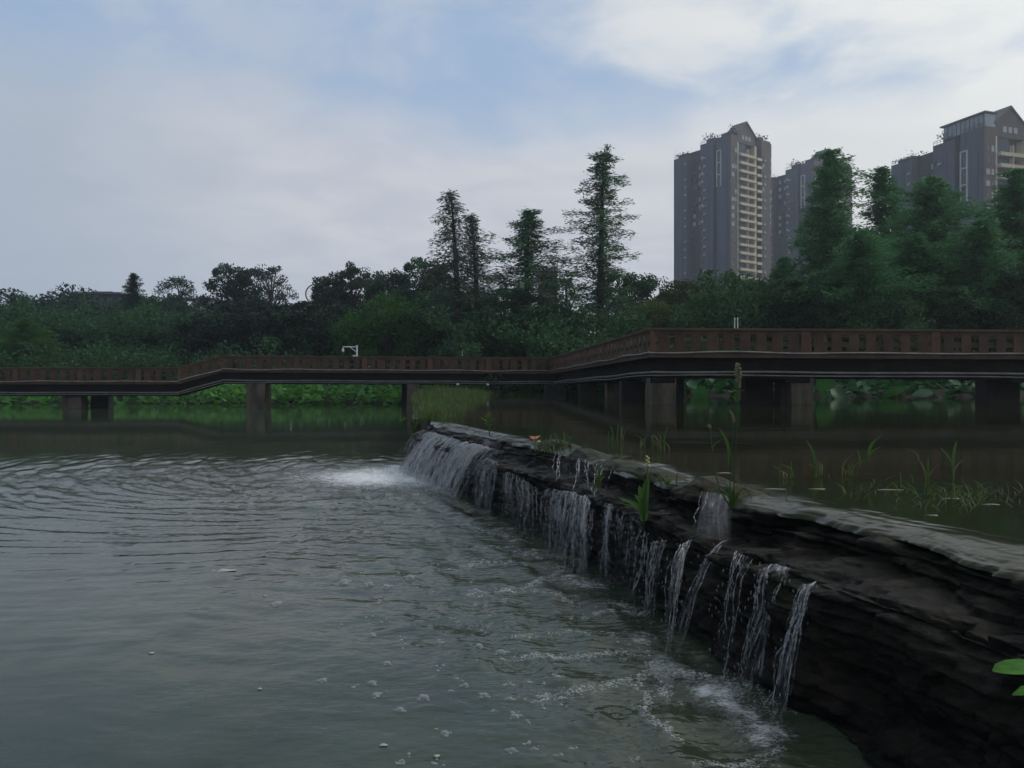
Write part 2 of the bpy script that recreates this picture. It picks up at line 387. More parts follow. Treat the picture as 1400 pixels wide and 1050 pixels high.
def mat_drop():
    m, t, out = newmat('water_drops')
    p = t.nodes.new('ShaderNodeBsdfPrincipled'); t.links.new(p.outputs[0], out.inputs[0])
    p.inputs['Base Color'].default_value = (0.52, 0.55, 0.60, 1); p.inputs['Roughness'].default_value = 0.08
    p.inputs['IOR'].default_value = 1.33; p.inputs['Specular IOR Level'].default_value = 1.0
    lw = t.nodes.new('ShaderNodeLayerWeight'); lw.inputs[0].default_value = 0.45
    t.links.new(M2(t, 'MULTIPLY_ADD', lw.outputs['Facing'], 0.50, 0.10), p.inputs['Alpha'])
    return m
MT['drop'] = mat_drop()
MT['bubble'] = mat_drop(); MT['bubble'].name = 'foam_bubbles'
for n_ in MT['bubble'].node_tree.nodes:
    if n_.type == 'BSDF_PRINCIPLED': n_.inputs['Base Color'].default_value = (0.62, 0.65, 0.66, 1)

# ------------------------------------------------------------------ weir lines (X as a function of Y)
def line(pts):
    pts = sorted(pts, key=lambda q: q[1]); ys = [q[1] for q in pts]; xs = [q[0] for q in pts]
    return lambda y: np.interp(y, ys, xs)
crestX = line([(3.9, -7), (3.25, 0), (2.92, 2.5), (2.64, 3.97), (2.55, 4.47), (2.41, 5.08), (2.16, 5.68), (1.88, 6.37), (1.6, 7.0), (1.2, 8.4), (0.62, 10.8), (0.0, 12.1), (-0.8, 14.0), (-1.75, 16.7), (-1.95, 18)])
ledgeX = line([(3.4, -7), (2.9, 0), (2.58, 2.5), (2.33, 3.5), (2.18, 4.17), (1.82, 4.78), (1.5, 6.0), (1.07, 7.5), (0.55, 9.2), (0.02, 10.9), (-0.55, 12.6), (-1.35, 14.6), (-2.1, 16.7), (-2.3, 18)])
footX = line([(2.5, -7), (1.8, 0), (1.6, 2.0), (1.43, 4.0), (1.36, 4.6), (1.16, 5.3), (0.88, 7.1), (0.27, 9.3), (-0.45, 11.4), (-1.33, 14.0), (-2.48, 16.8), (-2.7, 18)])
UPZ = 1.0

# ------------------------------------------------------------------ ground
def smooth01(x): x = np.clip(x, 0, 1); return x * x * (3 - 2 * x)
def shoreY(X):
    return 60.0 - 21.0 * smooth01((np.asarray(X) + 0.5) / 11.0) - 2.0 * smooth01((np.asarray(X) - 12) / 20.0)
def ground_z(X, Y):
    X = np.asarray(X, float); Y = np.asarray(Y, float)
    t = Y - shoreY(X)
    lowside = 1 - smooth01((X + 6.0) / 6.0)
    base = np.where(t < 0, -1.2, 0)
    rise = 1.25 * smooth01((t + 1.5) / (3.5 + 3 * lowside)) + 1.4 * smooth01((t - 6) / 40)
    back = 2.2 * smooth01((-Y - 6) / 6)
    z = -1.2 + 1.25 * smooth01((t + 2.2) / 2.0) + rise * 1.0
    return np.where(z > back - 1.2, z, back - 1.2)
gx = np.concatenate([-np.geomspace(1500, 62, 18), np.linspace(-60, 60, 121), np.geomspace(62, 1500, 18)])
gy = np.concatenate([-np.geomspace(600, 22, 10), np.linspace(-20, 130, 151), np.geomspace(134, 2400, 20)])
GX, GY = np.meshgrid(gx, gy, indexing='ij')
GZ = ground_z(GX, GY) + 0.12 * fbm(np.stack([GX * 0.3, GY * 0.3, 0 * GX], -1), 3) * (GY > shoreY(GX) + 2)
struct(link('ground', mesh_np('ground', np.stack([GX, GY, GZ], -1).reshape(-1, 3), grid_faces(len(gx), len(gy))[:, ::-1]), MT['soil']))

# ------------------------------------------------------------------ lower pool
ang = np.concatenate([np.linspace(-180, -46, 45)[:-1], np.linspace(-46, 46, 760), np.linspace(46, 180, 45)[1:]])
rad = np.concatenate([[0.15, 0.7], np.geomspace(1.4, 95, 640)])
RA, AN = np.meshgrid(rad, np.radians(ang), indexing='ij')
LX = RA * np.sin(AN); LY = RA * np.cos(AN)
FS = np.array([-2.75, 15.6])                     # where the big fall lands
def wave_field(X, Y):
    ddx = X - FS[0]; ddy = Y - FS[1]
    rr = np.hypot(ddx, ddy)
    sx = np.where(ddx < 0, 10.5, 6.0); sy = np.where(ddy < 0, 6.3, 4.2)
    m1 = np.exp(-((ddx / sx) ** 2 + (ddy / sy) ** 2))
    fd = footX(Y) - X                             # metres out from the weir foot
    m2 = np.exp(-np.clip(fd, 0, 50) / 1.5) * smooth01((Y - 2.0) / 2.0) * smooth01((18.5 - Y) / 2)
    m3 = 0.6 * np.exp(-np.clip(fd, 0, 50) / 2.6) * smooth01((Y - 4.0) / 2.5) * smooth01((18.5 - Y) / 2)
    wob = fbm(np.stack([X * 0.45, Y * 0.45, 0 * X], -1), 3)
    wob2 = fbm(np.stack([X * 0.9 + 40, Y * 0.9, 0 * X], -1), 2)
    fade = smooth01((40 - np.hypot(X, Y)) / 15)
    th = np.arctan2(ddx, ddy)
    h = 0.0
    for kr, kt, a, o in ((2.6, 20.0, 0.0135, 3), (4.9, 38.0, 0.0085, 13), (8.0, 60.0, 0.004, 23)):
        h = h + a * fbm(np.stack([rr * kr + 1.3 * wob + 0.6 * wob2, th * kt * np.clip(rr / 9.0, 0.3, 1.6), 0 * X + o], -1), 2)
    q = fbm(np.stack([X * 1.6, Y * 3.2, 0 * X + 3], -1), 3)
    h1 = m1 * (2.1 * h + 0.008 * q)
    dl = fd * 0.93
    h2 = 1.6 * (m3 + m2) * (0.007 * np.sin(2 * np.pi * (dl + 0.35 * wob) / 0.42) * (0.6 + wob2) + 0.022 * fbm(np.stack([X * 2.6, Y * 3.4, 0 * X + 9], -1), 4))
    calm = 0.0014 * fbm(np.stack([X * 0.9 - Y * 0.5, Y * 1.2, 0 * X + 5], -1), 3)
    for cx, cy, a in ((0.05, 5.35, 0.006), (0.62, 4.55, 0.006), (-0.35, 6.2, 0.004), (0.3, 6.4, 0.004)):   # drip rings
        r0 = np.hypot(X - cx, Y - cy); h2 = h2 + a * np.exp(-(r0 / 0.22) ** 2) * np.cos(2 * np.pi * r0 / 0.10)
    return (h1 + h2 + calm) * fade, m1, m2, m3
LH, m1, m2, m3 = wave_field(LX, LY)
foam = 0.72 * np.exp(-(((LX - FS[0] - 0.15) / 1.15) ** 2 + ((LY - 15.3) / 1.5) ** 2))
foam += 0.40 * np.exp(-(((LX - FS[0] + 0.9) / 2.2) ** 2 + ((LY - 15.6) / 1.9) ** 2))
fd = footX(LY) - LX
foam += np.exp(-np.clip(np.abs(fd - 0.05), 0, 9) / 0.28) * (0.62 * smooth01((LY - 11.0) / 2.5) * smooth01((18 - LY) / 1.0) + 0.16 * smooth01((LY - 3.6) / 0.6) * smooth01((12.5 - LY) / 1.0))
for (px, py, rx, ry, a) in ((780, 800, 0.55, 0.55, .14), (860, 900, 0.45, 0.35, .10), (960, 920, 0.38, 0.42, .16), (1000, 960, 0.25, 0.3, .16), (1045, 1010, 0.2, 0.25, .16), (680, 730, 0.7, 0.9, .20), (700, 800, .8, .35, .10)):
    c = PZ(px, py, 0); foam += a * np.exp(-(((LX - c[0]) / rx) ** 2 + ((LY - c[1]) / ry) ** 2))
bubm = 0 * LX
STRINGS = [([(730, 955), (770, 948), (815, 940), (865, 932), (900, 910)], .13), ([(690, 900), (725, 897), (790, 897), (862, 890)], .10), ([(890, 945), (880, 968), (895, 990), (925, 1012)], .09),
           ([(900, 905), (930, 922), (975, 930), (1010, 945)], .22), ([(960, 1042), (1000, 1046), (1050, 1036)], .12), ([(790, 842), (850, 836), (885, 832)], .12),
           ([(620, 778), (660, 770), (705, 768)], .16), ([(715, 805), (750, 792), (775, 775)], .2), ([(650, 812), (720, 806), (780, 818)], .14), ([(885, 890), (905, 930), (915, 955)], .16), ([(940, 920), (1000, 940), (1050, 965)], .25),
           ([(620, 745), (690, 750), (740, 760)], .25), ([(640, 720), (700, 735)], .22), ([(700, 870), (780, 862), (850, 868)], .14), ([(1010, 985), (1040, 1010), (1060, 1030)], .16)]
for pts, wd in STRINGS:
    q_ = np.array([PZ(a, b_, 0)[:2] for a, b_ in pts])
    for a, b_ in zip(q_[:-1], q_[1:]):
        dd_ = b_ - a; tt = np.clip(((LX - a[0]) * dd_[0] + (LY - a[1]) * dd_[1]) / (dd_ @ dd_), 0, 1)
        dist = np.hypot(LX - a[0] - tt * dd_[0], LY - a[1] - tt * dd_[1])
        bubm = np.maximum(bubm, np.exp(-(dist / (wd * 0.85)) ** 2))
bubm = np.maximum(bubm, 0.5 * np.exp(-np.clip(np.abs(fd - 0.12), 0, 9) / 0.35) * smooth01((LY - 3.4) / 0.5) * smooth01((12.5 - LY) / 1.0))
land = 0 * LX
for px, py in ((646, 696), (668, 708), (690, 722), (715, 738), (740, 752), (765, 774), (790, 788), (806, 796), (826, 796), (850, 825), (886, 872), (908, 908), (918, 912), (985, 940), (1016, 955), (1034, 966), (1056, 990), (1066, 1000)):
    c = PZ(px, py, 0); land = np.maximum(land, np.exp(-(((LX - c[0] + 0.06) ** 2 + (LY - c[1] + 0.05) ** 2) / 0.16 ** 2)))
foam += land * (0.30 + 0.30 * fbm(np.stack([LX * 9, LY * 9, 0 * LX], -1), 3)); bubm = np.maximum(bubm, 0.9 * land)
rip = 0.03 + 0.9 * m1 + 0.8 * land + 1.6 * m2 + 0.9 * m3
lw = link('lower_pool_water', mesh_np('lower_pool_water', np.stack([LX, LY, LH], -1).reshape(-1, 3), grid_faces(len(rad), len(ang)),
          attrs={'foam': foam.ravel(), 'rip': rip.ravel(), 'bub': bubm.ravel()}), MT['water'])
lw.name = 'water'; struct(lw)

# ------------------------------------------------------------------ upper pool
uy = np.concatenate([np.linspace(-7, 2, 12)[:-1], np.geomspace(2, 19, 620)[:-1], np.geomspace(19, 63, 80)])
ut = np.linspace(0, 1, 230) ** 3.0
dikeX = line([(-2.2, 17), (-2.6, 20), (-3.6, 30), (-4.3, 40), (-5.5, 54), (-6.2, 64)])
jag = 0.14 * fbm(np.stack([uy * 3.2, 0 * uy, 0 * uy + 4], -1), 5) + 0.01
left = np.where(uy < 17, crestX(uy) - 0.02 + jag, np.where(uy < 18, crestX(uy), dikeX(uy)))
UX = left[:, None] + ut[None, :] * 55.0; UY = uy[:, None] + 0 * UX
e = UX - left[:, None]
mc = np.exp(-e / 0.3) * (UY < 18)
UH = UPZ + 0.010 * mc * fbm(np.stack([UX * 5, UY * 2.2, 0 * UX], -1), 4) + 0.0016 * fbm(np.stack([UX * 0.7, UY * 1.5, 0 * UX + 2], -1), 3) * (UY < 30)
film = smooth01((17.2 - UY) / 0.6)
UH -= film * (0.040 * np.exp(-e / 0.11) + 0.02 * np.exp(-e / 0.03))
UH += film * np.exp(-(e / 0.42) ** 2) * (0.015 * fbm(np.stack([e * 13.0, UY * 2.6, 0 * UX + 8], -1), 3) + 0.007 * fbm(np.stack([e * 32.0, UY * 7.0, 0 * UX + 8], -1), 3) + 0.015 * fbm(np.stack([UX * 1.7, UY * 2.1, 0 * UX + 18], -1), 3))
urip = 0.015 + 0.35 * np.exp(-(e / 0.42) ** 2)
uw = link('water', mesh_np('upper_pool_water', np.stack([UX, UY, UH], -1).reshape(-1, 3), grid_faces(len(uy), len(ut))[:, ::-1],
          attrs={'foam': (0 * UX).ravel() - 1, 'rip': urip.ravel()}), MT['water_up'])
struct(uw)

# ------------------------------------------------------------------ weir (one stone wall)
wy = np.concatenate([np.linspace(-7, 1.5, 14)[:-1], np.geomspace(1.5, 18.0, 620)])
cx, lx, fx = crestX(wy), ledgeX(wy), footX(wy)
right = smooth01((11.5 - wy) / 2.0)               # 1 on the near part with the clear ledge, 0 on the far slide
prof = []
def pp(x, z): prof.append((x, np.broadcast_to(z, wy.shape)))
pp(cx + 1.3, 0.55); pp(cx + 0.75, 0.86); mid = smooth01((wy - 6.0) / 0.6) * smooth01((12.6 - wy) / 0.8)
bumpy = mid * (0.085 + 0.10 * fbm(np.stack([wy * 1.9, 0 * wy, 0 * wy + 2], -1), 4)) + (1 - mid) * 0.05 * np.clip(fbm(np.stack([wy * 2.7, 0 * wy, 0 * wy + 6], -1), 3), -.3, 1)
pp(cx + 0.42, 0.945 + bumpy * 0.4); pp(cx + 0.2, 0.945 + bumpy); pp(cx + 0.05, 0.937 + bumpy); pp(cx - 0.03, 0.905 + bumpy * 0.8)
pp(cx - 0.05 - 0.05 * (1 - right), 0.87); pp(cx * .92 + lx * .08 - 0.05 * (1 - right), 0.79)
pp(cx * .55 + lx * .45, 0.755 - 0.03 * (1 - right)); pp(cx * .1 + lx * .9, 0.735 - 0.06 * (1 - right)); pp(lx - 0.0, 0.69 - 0.06 * (1 - right))
pp(lx * .90 + fx * .10 + 0.05, 0.60); pp(lx * .70 + fx * .30 + 0.12, 0.44); pp(lx * .52 + fx * .48 + 0.15, 0.27); pp(lx * .34 + fx * .66 + 0.16, 0.08); pp(lx * .2 + fx * .8 + .2, -0.12); pp(fx + 0.3, -0.6)
PX = np.stack([q[0] for q in prof], 1); PZz = np.stack([q[1] for q in prof], 1)
kk = np.linspace(0, PX.shape[1] - 1, 190); k0 = np.clip(np.floor(kk).astype(int), 0, PX.shape[1] - 2); kf = kk - k0
kf = kf * 0.75 + 0.25 * kf * kf * (3 - 2 * kf)
WX = PX[:, k0] * (1 - kf) + PX[:, k0 + 1] * kf; WZ = PZz[:, k0] * (1 - kf) + PZz[:, k0 + 1] * kf
WY = wy[:, None] + 0 * WX
q3 = np.stack([WX * 1.0, WY * 1.0, WZ * 2.4], -1)
face = smooth01((0.99 - WZ) / 0.25)
d1 = fbm(q3 * 1.7 + 5, 4); d2 = fbm(q3 * 5.0 + 31, 4); d3 = fbm(q3 * np.array([0.6, 0.6, 5.0]) + 71, 3)
crestamp = 1 - smooth01((np.abs(WZ - 0.97)) / 0.08)
WX2 = WX - (0.16 * d1 + 0.07 * d2 + 0.10 * d3) * (0.22 + 0.78 * face)
WZ2 = WZ + (0.045 * d1 + 0.03 * d2) * (0.35 + 0.65 * face) + crestamp * 0.016 * fbm(q3 * np.array([4.0, 1.6, 1]) + 3, 4)
WY2 = WY + 0.06 * fbm(q3 * 2.2 + 90, 3)
def blockoff(y, z, ky, kz, jit, seed):
    nz_ = fbm(np.stack([y * 0.8, z * 1.5, 0 * y + seed], -1), 3)
    rz = z * kz + jit * nz_ * 2; r = np.floor(rz); cy = y * ky + r * 0.37 + jit * nz_; c_ = np.floor(cy)
    h_ = _hash(r, c_, np.full(r.shape, seed)); fr = np.minimum(np.minimum(rz - r, 1 - rz + r) / kz, np.minimum(cy - c_, 1 - cy + c_) / ky)
    return h_, smooth01(1 - fr / 0.022)
hb, jt = blockoff(WY, WZ, 1.35, 5.5, 0.5, 3); hb2, jt2 = blockoff(WY, WZ, 3.1, 13.0, 0.5, 7)
fm_ = smooth01((0.955 - WZ) / 0.04)
WX2 = WX2 - fm_ * (0.055 * hb + 0.018 * hb2 - 0.045 * jt - 0.014 * jt2)
WZ2 = WZ2 + fm_ * smooth01((WZ - 0.62) / 0.1) * (0.028 * hb2 - 0.015 * jt2)
V = np.stack([WX2, WY2, WZ2], -1).reshape(-1, 3)
weir = link('stone_weir', mesh_np('stone_weir', V, grid_faces(len(wy), len(kk))), MT['stone'])
tag(weir, 'dark wet rough stone weir stepping down between the two pools', 'weir')

# ------------------------------------------------------------------ falling water
def sheet(name, label, rows, mat, dens, nz=0.03, usc=1.0, seed=0, group='streams falling over the weir', droplets=0, strands=None):
    """rows: list of (start point, end point, launch) along the lip; each column is a thrown arc."""
    rows = np.array(rows, float)          # (k, 2, 3)
    nu, nv = max(12, int(usc * 60)), 46
    t = np.linspace(0, len(rows) - 1, nu); i = np.clip(t.astype(int), 0, len(rows) - 2); f = (t - i)[:, None]
    A = rows[i, 0] * (1 - f) + rows[i + 1, 0] * f; B = rows[i, 1] * (1 - f) + rows[i + 1, 1] * f
    v = np.linspace(0, 1, nv)
    X = A[:, None, 0] + (B - A)[:, None, 0] * v; Y = A[:, None, 1] + (B - A)[:, None, 1] * v
    Z = A[:, None, 2] + (B - A)[:, None, 2] * (0.12 * v + 0.88 * v ** 1.9)
    wid = np.linalg.norm(rows[-1, 0] - rows[0, 0]); u = np.linspace(0, wid, nu)
    UU, VV = np.meshgrid(u, v, indexing='ij')
    q = np.stack([UU * 9 + seed, VV * 2.2 + seed, 0 * UU], -1)
    n = fbm(q, 4); n2 = fbm(q * np.array([2.5, 1, 1]) + 40, 3)
    X = X - nz * (n + 0.6 * n2) * (0.3 + VV); Y = Y - nz * 0.8 * n2 * (0.3 + VV)
    Z = Z + nz * 0.4 * n
    edge = np.minimum(1, np.minimum(UU, wid - UU) / (0.18 * wid + 1e-6))
    dn = dens + 0.16 * (edge - 1) * 1.6 - 0.06 * (VV - 0.4)
    me = mesh_np(name, np.stack([X, Y, Z], -1).reshape(-1, 3), grid_faces(nu, nv), uv=np.stack([UU, VV], -1).reshape(-1, 2), attrs={'dens': dn.ravel(), 'edge': (smooth01(edge * 1.15 + 0.35 * n2) * (1 - 0.6 * smooth01((VV - 0.86) / 0.14))).ravel()})
    root = link(name, me, MT[mat]); tag(root, label, 'waterfall', group)
    b = MB(); rs = np.random.default_rng(seed + 1)
    for _ in range(int(droplets * 0.75)):
        a, c = rs.integers(0, nu), int(nv * rs.random() ** 0.7 * 0.999)
        p = np.array([X[a, c], Y[a, c], Z[a, c]]) + rs.normal(0, 0.022, 3) + np.array([-0.03, -0.03, 0])
        if p[2] < 0.01: continue
        r = rs.uniform(0.0014, 0.0042)
        b.tube([p + np.array([0, 0, r * 3.4]), p, p - np.array([0, 0, r * 3.0])], [r * 0.3, r, r * 0.4], 5)
    if strands:
        for _ in range(strands):
            a = rs.integers(0, nu); c0 = 0 if rs.random() < 0.65 else int(rs.integers(0, nv // 3)); c1 = min(nv, c0 + int(rs.integers(nv // 4, nv)))
            ph = rs.random() * 50; wb = lambda c, k: 0.022 * (c / nv + 0.15) * vnoise(np.array([c * 0.22 + ph, k * 7.7, seed]))
            pts = [(X[a, c] - 0.012 + wb(c, 1), Y[a, c] - 0.012 + wb(c, 2), max(Z[a, c], 0.0)) for c in range(c0, c1)]
            rr = [(0.0006 + 0.0062 * abs(vnoise(np.array([c * 0.5, a * 1.37, seed * 1.1]))) ** 1.6) * (1 if c < c1 - 4 else 0.5) for c in range(c0, c1)]
            if len(pts) > 4: b.tube(pts, rr, 6)
    if b.v: b.build('water_strands', MT['drop'], root, smooth=True)['kind'] = 'stuff'
    return root

def lip(px, py, z): return PZ(px, py, z)
# far slide, from the crest into the foam
def column_from(y0, y1, k, zc=1.02, back=0.22, end_out=0.0):
    r = []
    for y in np.linspace(y0, y1, k):
        r.append(((crestX(y) + back, y, zc), (crestX(y) - 0.06, y - 0.02, 0.93)))
    return r
slick = []
for y in np.linspace(12.2, 16.9, 9):
    slick.append(((crestX(y) + 0.32, y + 0.10, 1.015), (crestX(y) - 0.16, y - 0.05, 0.80)))
sheet('waterfall', 'smooth grey sheet of water sliding over the far end of the crest', slick, 'fall_slick', 0.06, 0.018, 3, 3)
far = []
for y in np.linspace(12.0, 16.9, 9):
    far.append(((crestX(y) - 0.13, y - 0.05, 0.84), (footX(y) - 0.10, y - 0.1, 0.0)))
sheet('waterfall', 'wide white curtain of water at the far end, landing in the foam patch', far, 'fall', 0.15, 0.09, 4, 8, droplets=800, strands=200)
sheet('waterfall', 'clear arching strand with two white edges just right of the wide white curtain',
      [(lip(663, 626, .80), PZ(640, 692, 0)), (lip(672, 628, .80), PZ(652, 700, 0)), (lip(684, 634, .80), PZ(680, 715, 0))], 'fall', 0.06, 0.04, 1, 17, droplets=60, strands=24)
sheet('waterfall', 'faint broken trickles between the arching strand and the middle curtain',
      [(lip(690, 642, .76), PZ(686, 715, 0)), (lip(715, 655, .76), PZ(712, 735, 0)), (lip(738, 668, .76), PZ(732, 745, 0))], 'fall', 0.0, 0.06, 1.6, 23, droplets=260, strands=70)
sheet('waterfall', 'broad glittering curtain in the middle of the weir', 
      [(lip(748, 668, .76), PZ(738, 752, 0)), (lip(775, 670, .76), PZ(762, 772, 0)), (lip(802, 678, .76), PZ(790, 788, 0)), (lip(812, 690, .76), PZ(806, 795, 0))], 'fall', 0.05, 0.06, 1.6, 29, droplets=420, strands=90)
sheet('waterfall', 'narrow trickle left of the broad-leaved green plant',
      [(lip(826, 685, .76), PZ(822, 790, 0)), (lip(842, 692, .76), PZ(828, 800, 0))], 'fall', 0.02, 0.04, 0.9, 31, droplets=90, strands=24)
sheet('waterfall', 'smooth clear tongue of water dropping from the crest onto the ledge',
      [(lip(960, 672, 1.0), lip(946, 733, .77)), (lip(980, 674, 1.0), lip(975, 738, .77)), (lip(1003, 681, 1.0), lip(1002, 738, .77))], 'fall_slick', -0.02, 0.012, 1.2, 37, strands=3)
sheet('waterfall', 'thin glittering stream below the left side of the clear tongue',
      [(lip(896, 742, .76), PZ(880, 868, 0)), (lip(914, 740, .76), PZ(894, 872, 0))], 'fall', 0.03, 0.04, 0.9, 41, droplets=90, strands=14)
sheet('waterfall', 'rope of water arcing off the ledge below the clear tongue',
      [(lip(926, 745, .76), PZ(902, 905, 0)), (lip(948, 738, .76), PZ(917, 912, 0))], 'fall', 0.03, 0.04, 0.9, 43, droplets=80, strands=12)
sheet('waterfall', 'long twisted white rope of water falling in front of the brown stone',
      [(lip(985, 741, .76), PZ(915, 905, 0)), (lip(1000, 738, .76), PZ(921, 912, 0))], 'fall', 0.02, 0.03, 0.6, 47, droplets=50, strands=7)
sheet('waterfall', 'bright forked stream over the near ledge, falling far into the pool',
      [(lip(1040, 778, .75), PZ(1012, 948, 0)), (lip(1062, 770, .75), PZ(1022, 960, 0)), (lip(1084, 778, .75), PZ(1040, 968, 0))], 'fall', 0.03, 0.05, 1.1, 53, droplets=140, strands=20)
sheet('waterfall', 'nearest short stream, the last one on the right of the weir',
      [(lip(1098, 796, .75), PZ(1050, 985, 0)), (lip(1122, 796, .75), PZ(1068, 1000, 0))], 'fall', 0.02, 0.05, 1.0, 59, droplets=110, strands=14)

sheet('waterfall', 'weak dripping veil under the broad-leaved green plant',
      [(lip(846, 694, .76), PZ(832, 800, 0)), (lip(866, 706, .76), PZ(852, 825, 0)), (lip(888, 730, .76), PZ(872, 855, 0))], 'fall', -0.06, 0.05, 1.0, 61, droplets=170, strands=16)
sheet('waterfall', 'short bright dribble on the ledge between the twisted rope and the forked stream',
      [(lip(1004, 752, .76), PZ(975, 935, 0)), (lip(1030, 764, .75), PZ(1000, 945, 0))], 'fall', -0.07, 0.05, 0.9, 67, droplets=120, strands=9)
sheet('waterfall', 'thin clear dribbles from the mossy crest above the middle curtain',
      [(lip(760, 620, 1.0), lip(756, 668, .77)), (lip(800, 628, 1.0), lip(795, 676, .77)), (lip(840, 642, 1.0), lip(832, 690, .77))], 'fall', -0.06, 0.02, 1.3, 71, droplets=50, strands=16)
# splash drops over the foam patch and the feet of the streams, too many to count
b = MB(); rs = np.random.default_rng(5)
for _ in range(900):
    y = rs.uniform(12.5, 17.0); p = (footX(y) - abs(rs.normal(0, 0.35)), y - abs(rs.normal(0, 0.5)), abs(rs.normal(0, 0.09)))
    b.ball(p, rs.uniform(0.004, 0.012), 5, 3)
for _ in range(260):
    y = rs.uniform(3.6, 11.5); p = (footX(y) - abs(rs.normal(0.0, 0.14)), y, abs(rs.normal(0, 0.05)))
    b.ball(p, rs.uniform(0.002, 0.005), 5, 3)
o = b.build('splash_drops', MT['drop'], None, True)
tag(o, 'fine white splash drops along the foot of the weir', 'splash', kind='stuff')

# bubble foam lying in strings on the lower pool
def wz(x, y): return float(wave_field(np.array([x]), np.array([y]))[0][0])
b = MB()
strings = [([(770, 948), (815, 940), (865, 932), (890, 915)], 130, 9), ([(725, 897), (790, 897), (862, 890)], 130, 6), ([(890, 945), (880, 968), (895, 990), (925, 1010)], 80, 7),
           ([(900, 905), (930, 922), (975, 930), (1010, 945)], 170, 14), ([(970, 1042), (1000, 1046), (1030, 1040)], 60, 8), ([(800, 838), (850, 836), (880, 835)], 70, 5),
           ([(630, 775), (660, 768), (700, 770)], 70, 5), ([(725, 800), (750, 790), (770, 775)], 60, 6), ([(675, 808), (710, 810)], 45, 4), ([(760, 815), (785, 825)], 30, 4), ([(890, 900), (905, 930), (915, 950)], 110, 12),
           ([(940, 925), (1000, 935), (1045, 960)], 120, 22), ([(640, 812), (660, 816)], 20, 5), ([(755, 925), (770, 930)], 22, 5), ([(730, 952), (750, 948)], 20, 4)]
for pts, n, sp in strings:
    pts = np.array(pts, float); k = len(pts)
    for _ in range(n):
        t = rs.random() * (k - 1); i = min(int(t), k - 2); q = pts[i] * (1 - t + i) + pts[i + 1] * (t - i)
        q = q + rs.normal(0, sp * 0.5, 2) * np.array([1, 0.6]); w = PZ(q[0], q[1], 0)
        b.ball((w[0], w[1], wz(w[0], w[1]) - 0.001), rs.uniform(0.004, 0.012) * (w[1] / 4.8) ** 0.5, 8, 4, True, 0.7)
for _ in range(70):
    q0 = np.array([rs.uniform(440, 900), rs.uniform(770, 1045)])
    if q0[0] + (q0[1] - 770) * -0.4 < 400: continue
    for _k in range(int(rs.integers(2, 9))):
        q = q0 + rs.normal(0, 4.0, 2) * np.array([1, 0.5]); w = PZ(q[0], q[1], 0)
        b.ball((w[0], w[1], wz(w[0], w[1]) - 0.001), rs.uniform(0.005, 0.014), 8, 4, True, 0.7)
o = b.build('bubble_foam', MT['bubble'], None, True)
tag(o, 'strings of small white bubbles drifting on the lower pool', 'foam', kind='stuff')

# larger single bubbles
bub = [(470, 797, 10, 'grey bubble highest and farthest left of the cluster on the ripples'), (505, 799, 8, 'bubble just right of the farthest left cluster bubble'), (378, 827, 9, 'lone bubble floating well to the left, nearest the calm water'),
       (528, 803, 8, 'bubble among short dark ripples, third along the upper row'), (560, 792, 10, 'large flat bubble at the right end of the upper row'), (650, 810, 9, 'bubble beside the first foam clump below the arching strand'),
       (441, 931, 8, 'leftmost bubble of the lower group on smooth green water'), (508, 934, 8, 'bubble right of the leftmost lower bubble, with a shadowed rim'), (514, 949, 7, 'small bubble just below the second lower bubble'),
       (580, 955, 10, 'round single bubble in the middle of the lower group'), (546, 971, 9, 'bubble low and left of the round single bubble'), (636, 939, 7, 'bubble at the centre of a drip ring'),
       (616, 946, 5, 'small bubble left of the drip ring bubble'), (662, 952, 9, 'pair-like wide bubble right of the drip ring'), (697, 957, 7, 'bubble on the way to the white foam strings'), (704, 981, 9, 'tall bubble below the foam strings'),
       (608, 1003, 9, 'low bubble near the bottom, beside a small pale fleck'), (700, 1027, 9, 'bottommost bubble near the lower frame edge'), (655, 886, 8, 'bubble above the drip rings in the mid water'), (530, 908, 7, 'bubble alone on green water above the lower group'),
       (508, 868, 7, 'bubble beside a dark ripple in mid water'), (685, 893, 10, 'wide bubble leading the long white foam string')]
b = MB(); b.ball((0, 0, 0), 0.72, 18, 7, True, 0.8); b.ball((0.85, 0.15, 0), 0.42, 14, 6, True, 0.8); b.ball((-0.2, 0.85, 0), 0.36, 14, 6, True, 0.8); b.ball((-0.78, -0.35, 0), 0.27, 12, 5, True, 0.8); bme = b.mesh('bubble', True); bme.materials.append(MT['drop'])
for px, py, r, lab in bub:
    w = PZ(px, py, 0); o = bpy.data.objects.new('bubble', bme); COL.objects.link(o)
    o.location = (w[0], w[1], wz(w[0], w[1]) - 0.002); s = r * w[1] / FPX; o.scale = (s, s * 0.95, s); o.rotation_euler[2] = px
    tag(o, lab, 'bubble', 'bubbles on the lower pool')

# ------------------------------------------------------------------ grass berm beyond the weir
by = np.linspace(16.6, 53, 120); bu = np.linspace(-1, 1, 15)
bl_ = np.interp(by, [16.6, 20, 30, 40, 53], [-2.05, -2.4, -3.6, -4.75, -6.0]); br_ = np.interp(by, [16.6, 20, 22, 30, 40, 53], [-1.6, -1.35, -1.3, -1.35, -1.45, -1.6])
bw = (br_ - bl_) / 2; bcx = (br_ + bl_) / 2
BX = bcx[:, None] + bu[None, :] * bw[:, None]; BY = by[:, None] + 0 * BX
BZ = 1.03 - 1.4 * np.clip(np.abs(bu) - 0.75, 0, 1)[None, :] ** 1.3 * 3 + 0.05 * fbm(np.stack([BX * 2, BY * 2, 0 * BX], -1), 3)
BZ = BZ - 0.9 * (1 - smooth01((BY - 16.6) / 1.2))
berm = link('earth_bank', mesh_np('earth_bank', np.stack([BX, BY, BZ], -1).reshape(-1, 3), grid_faces(len(by), len(bu))[:, ::-1]), MT['soil']); struct(berm)
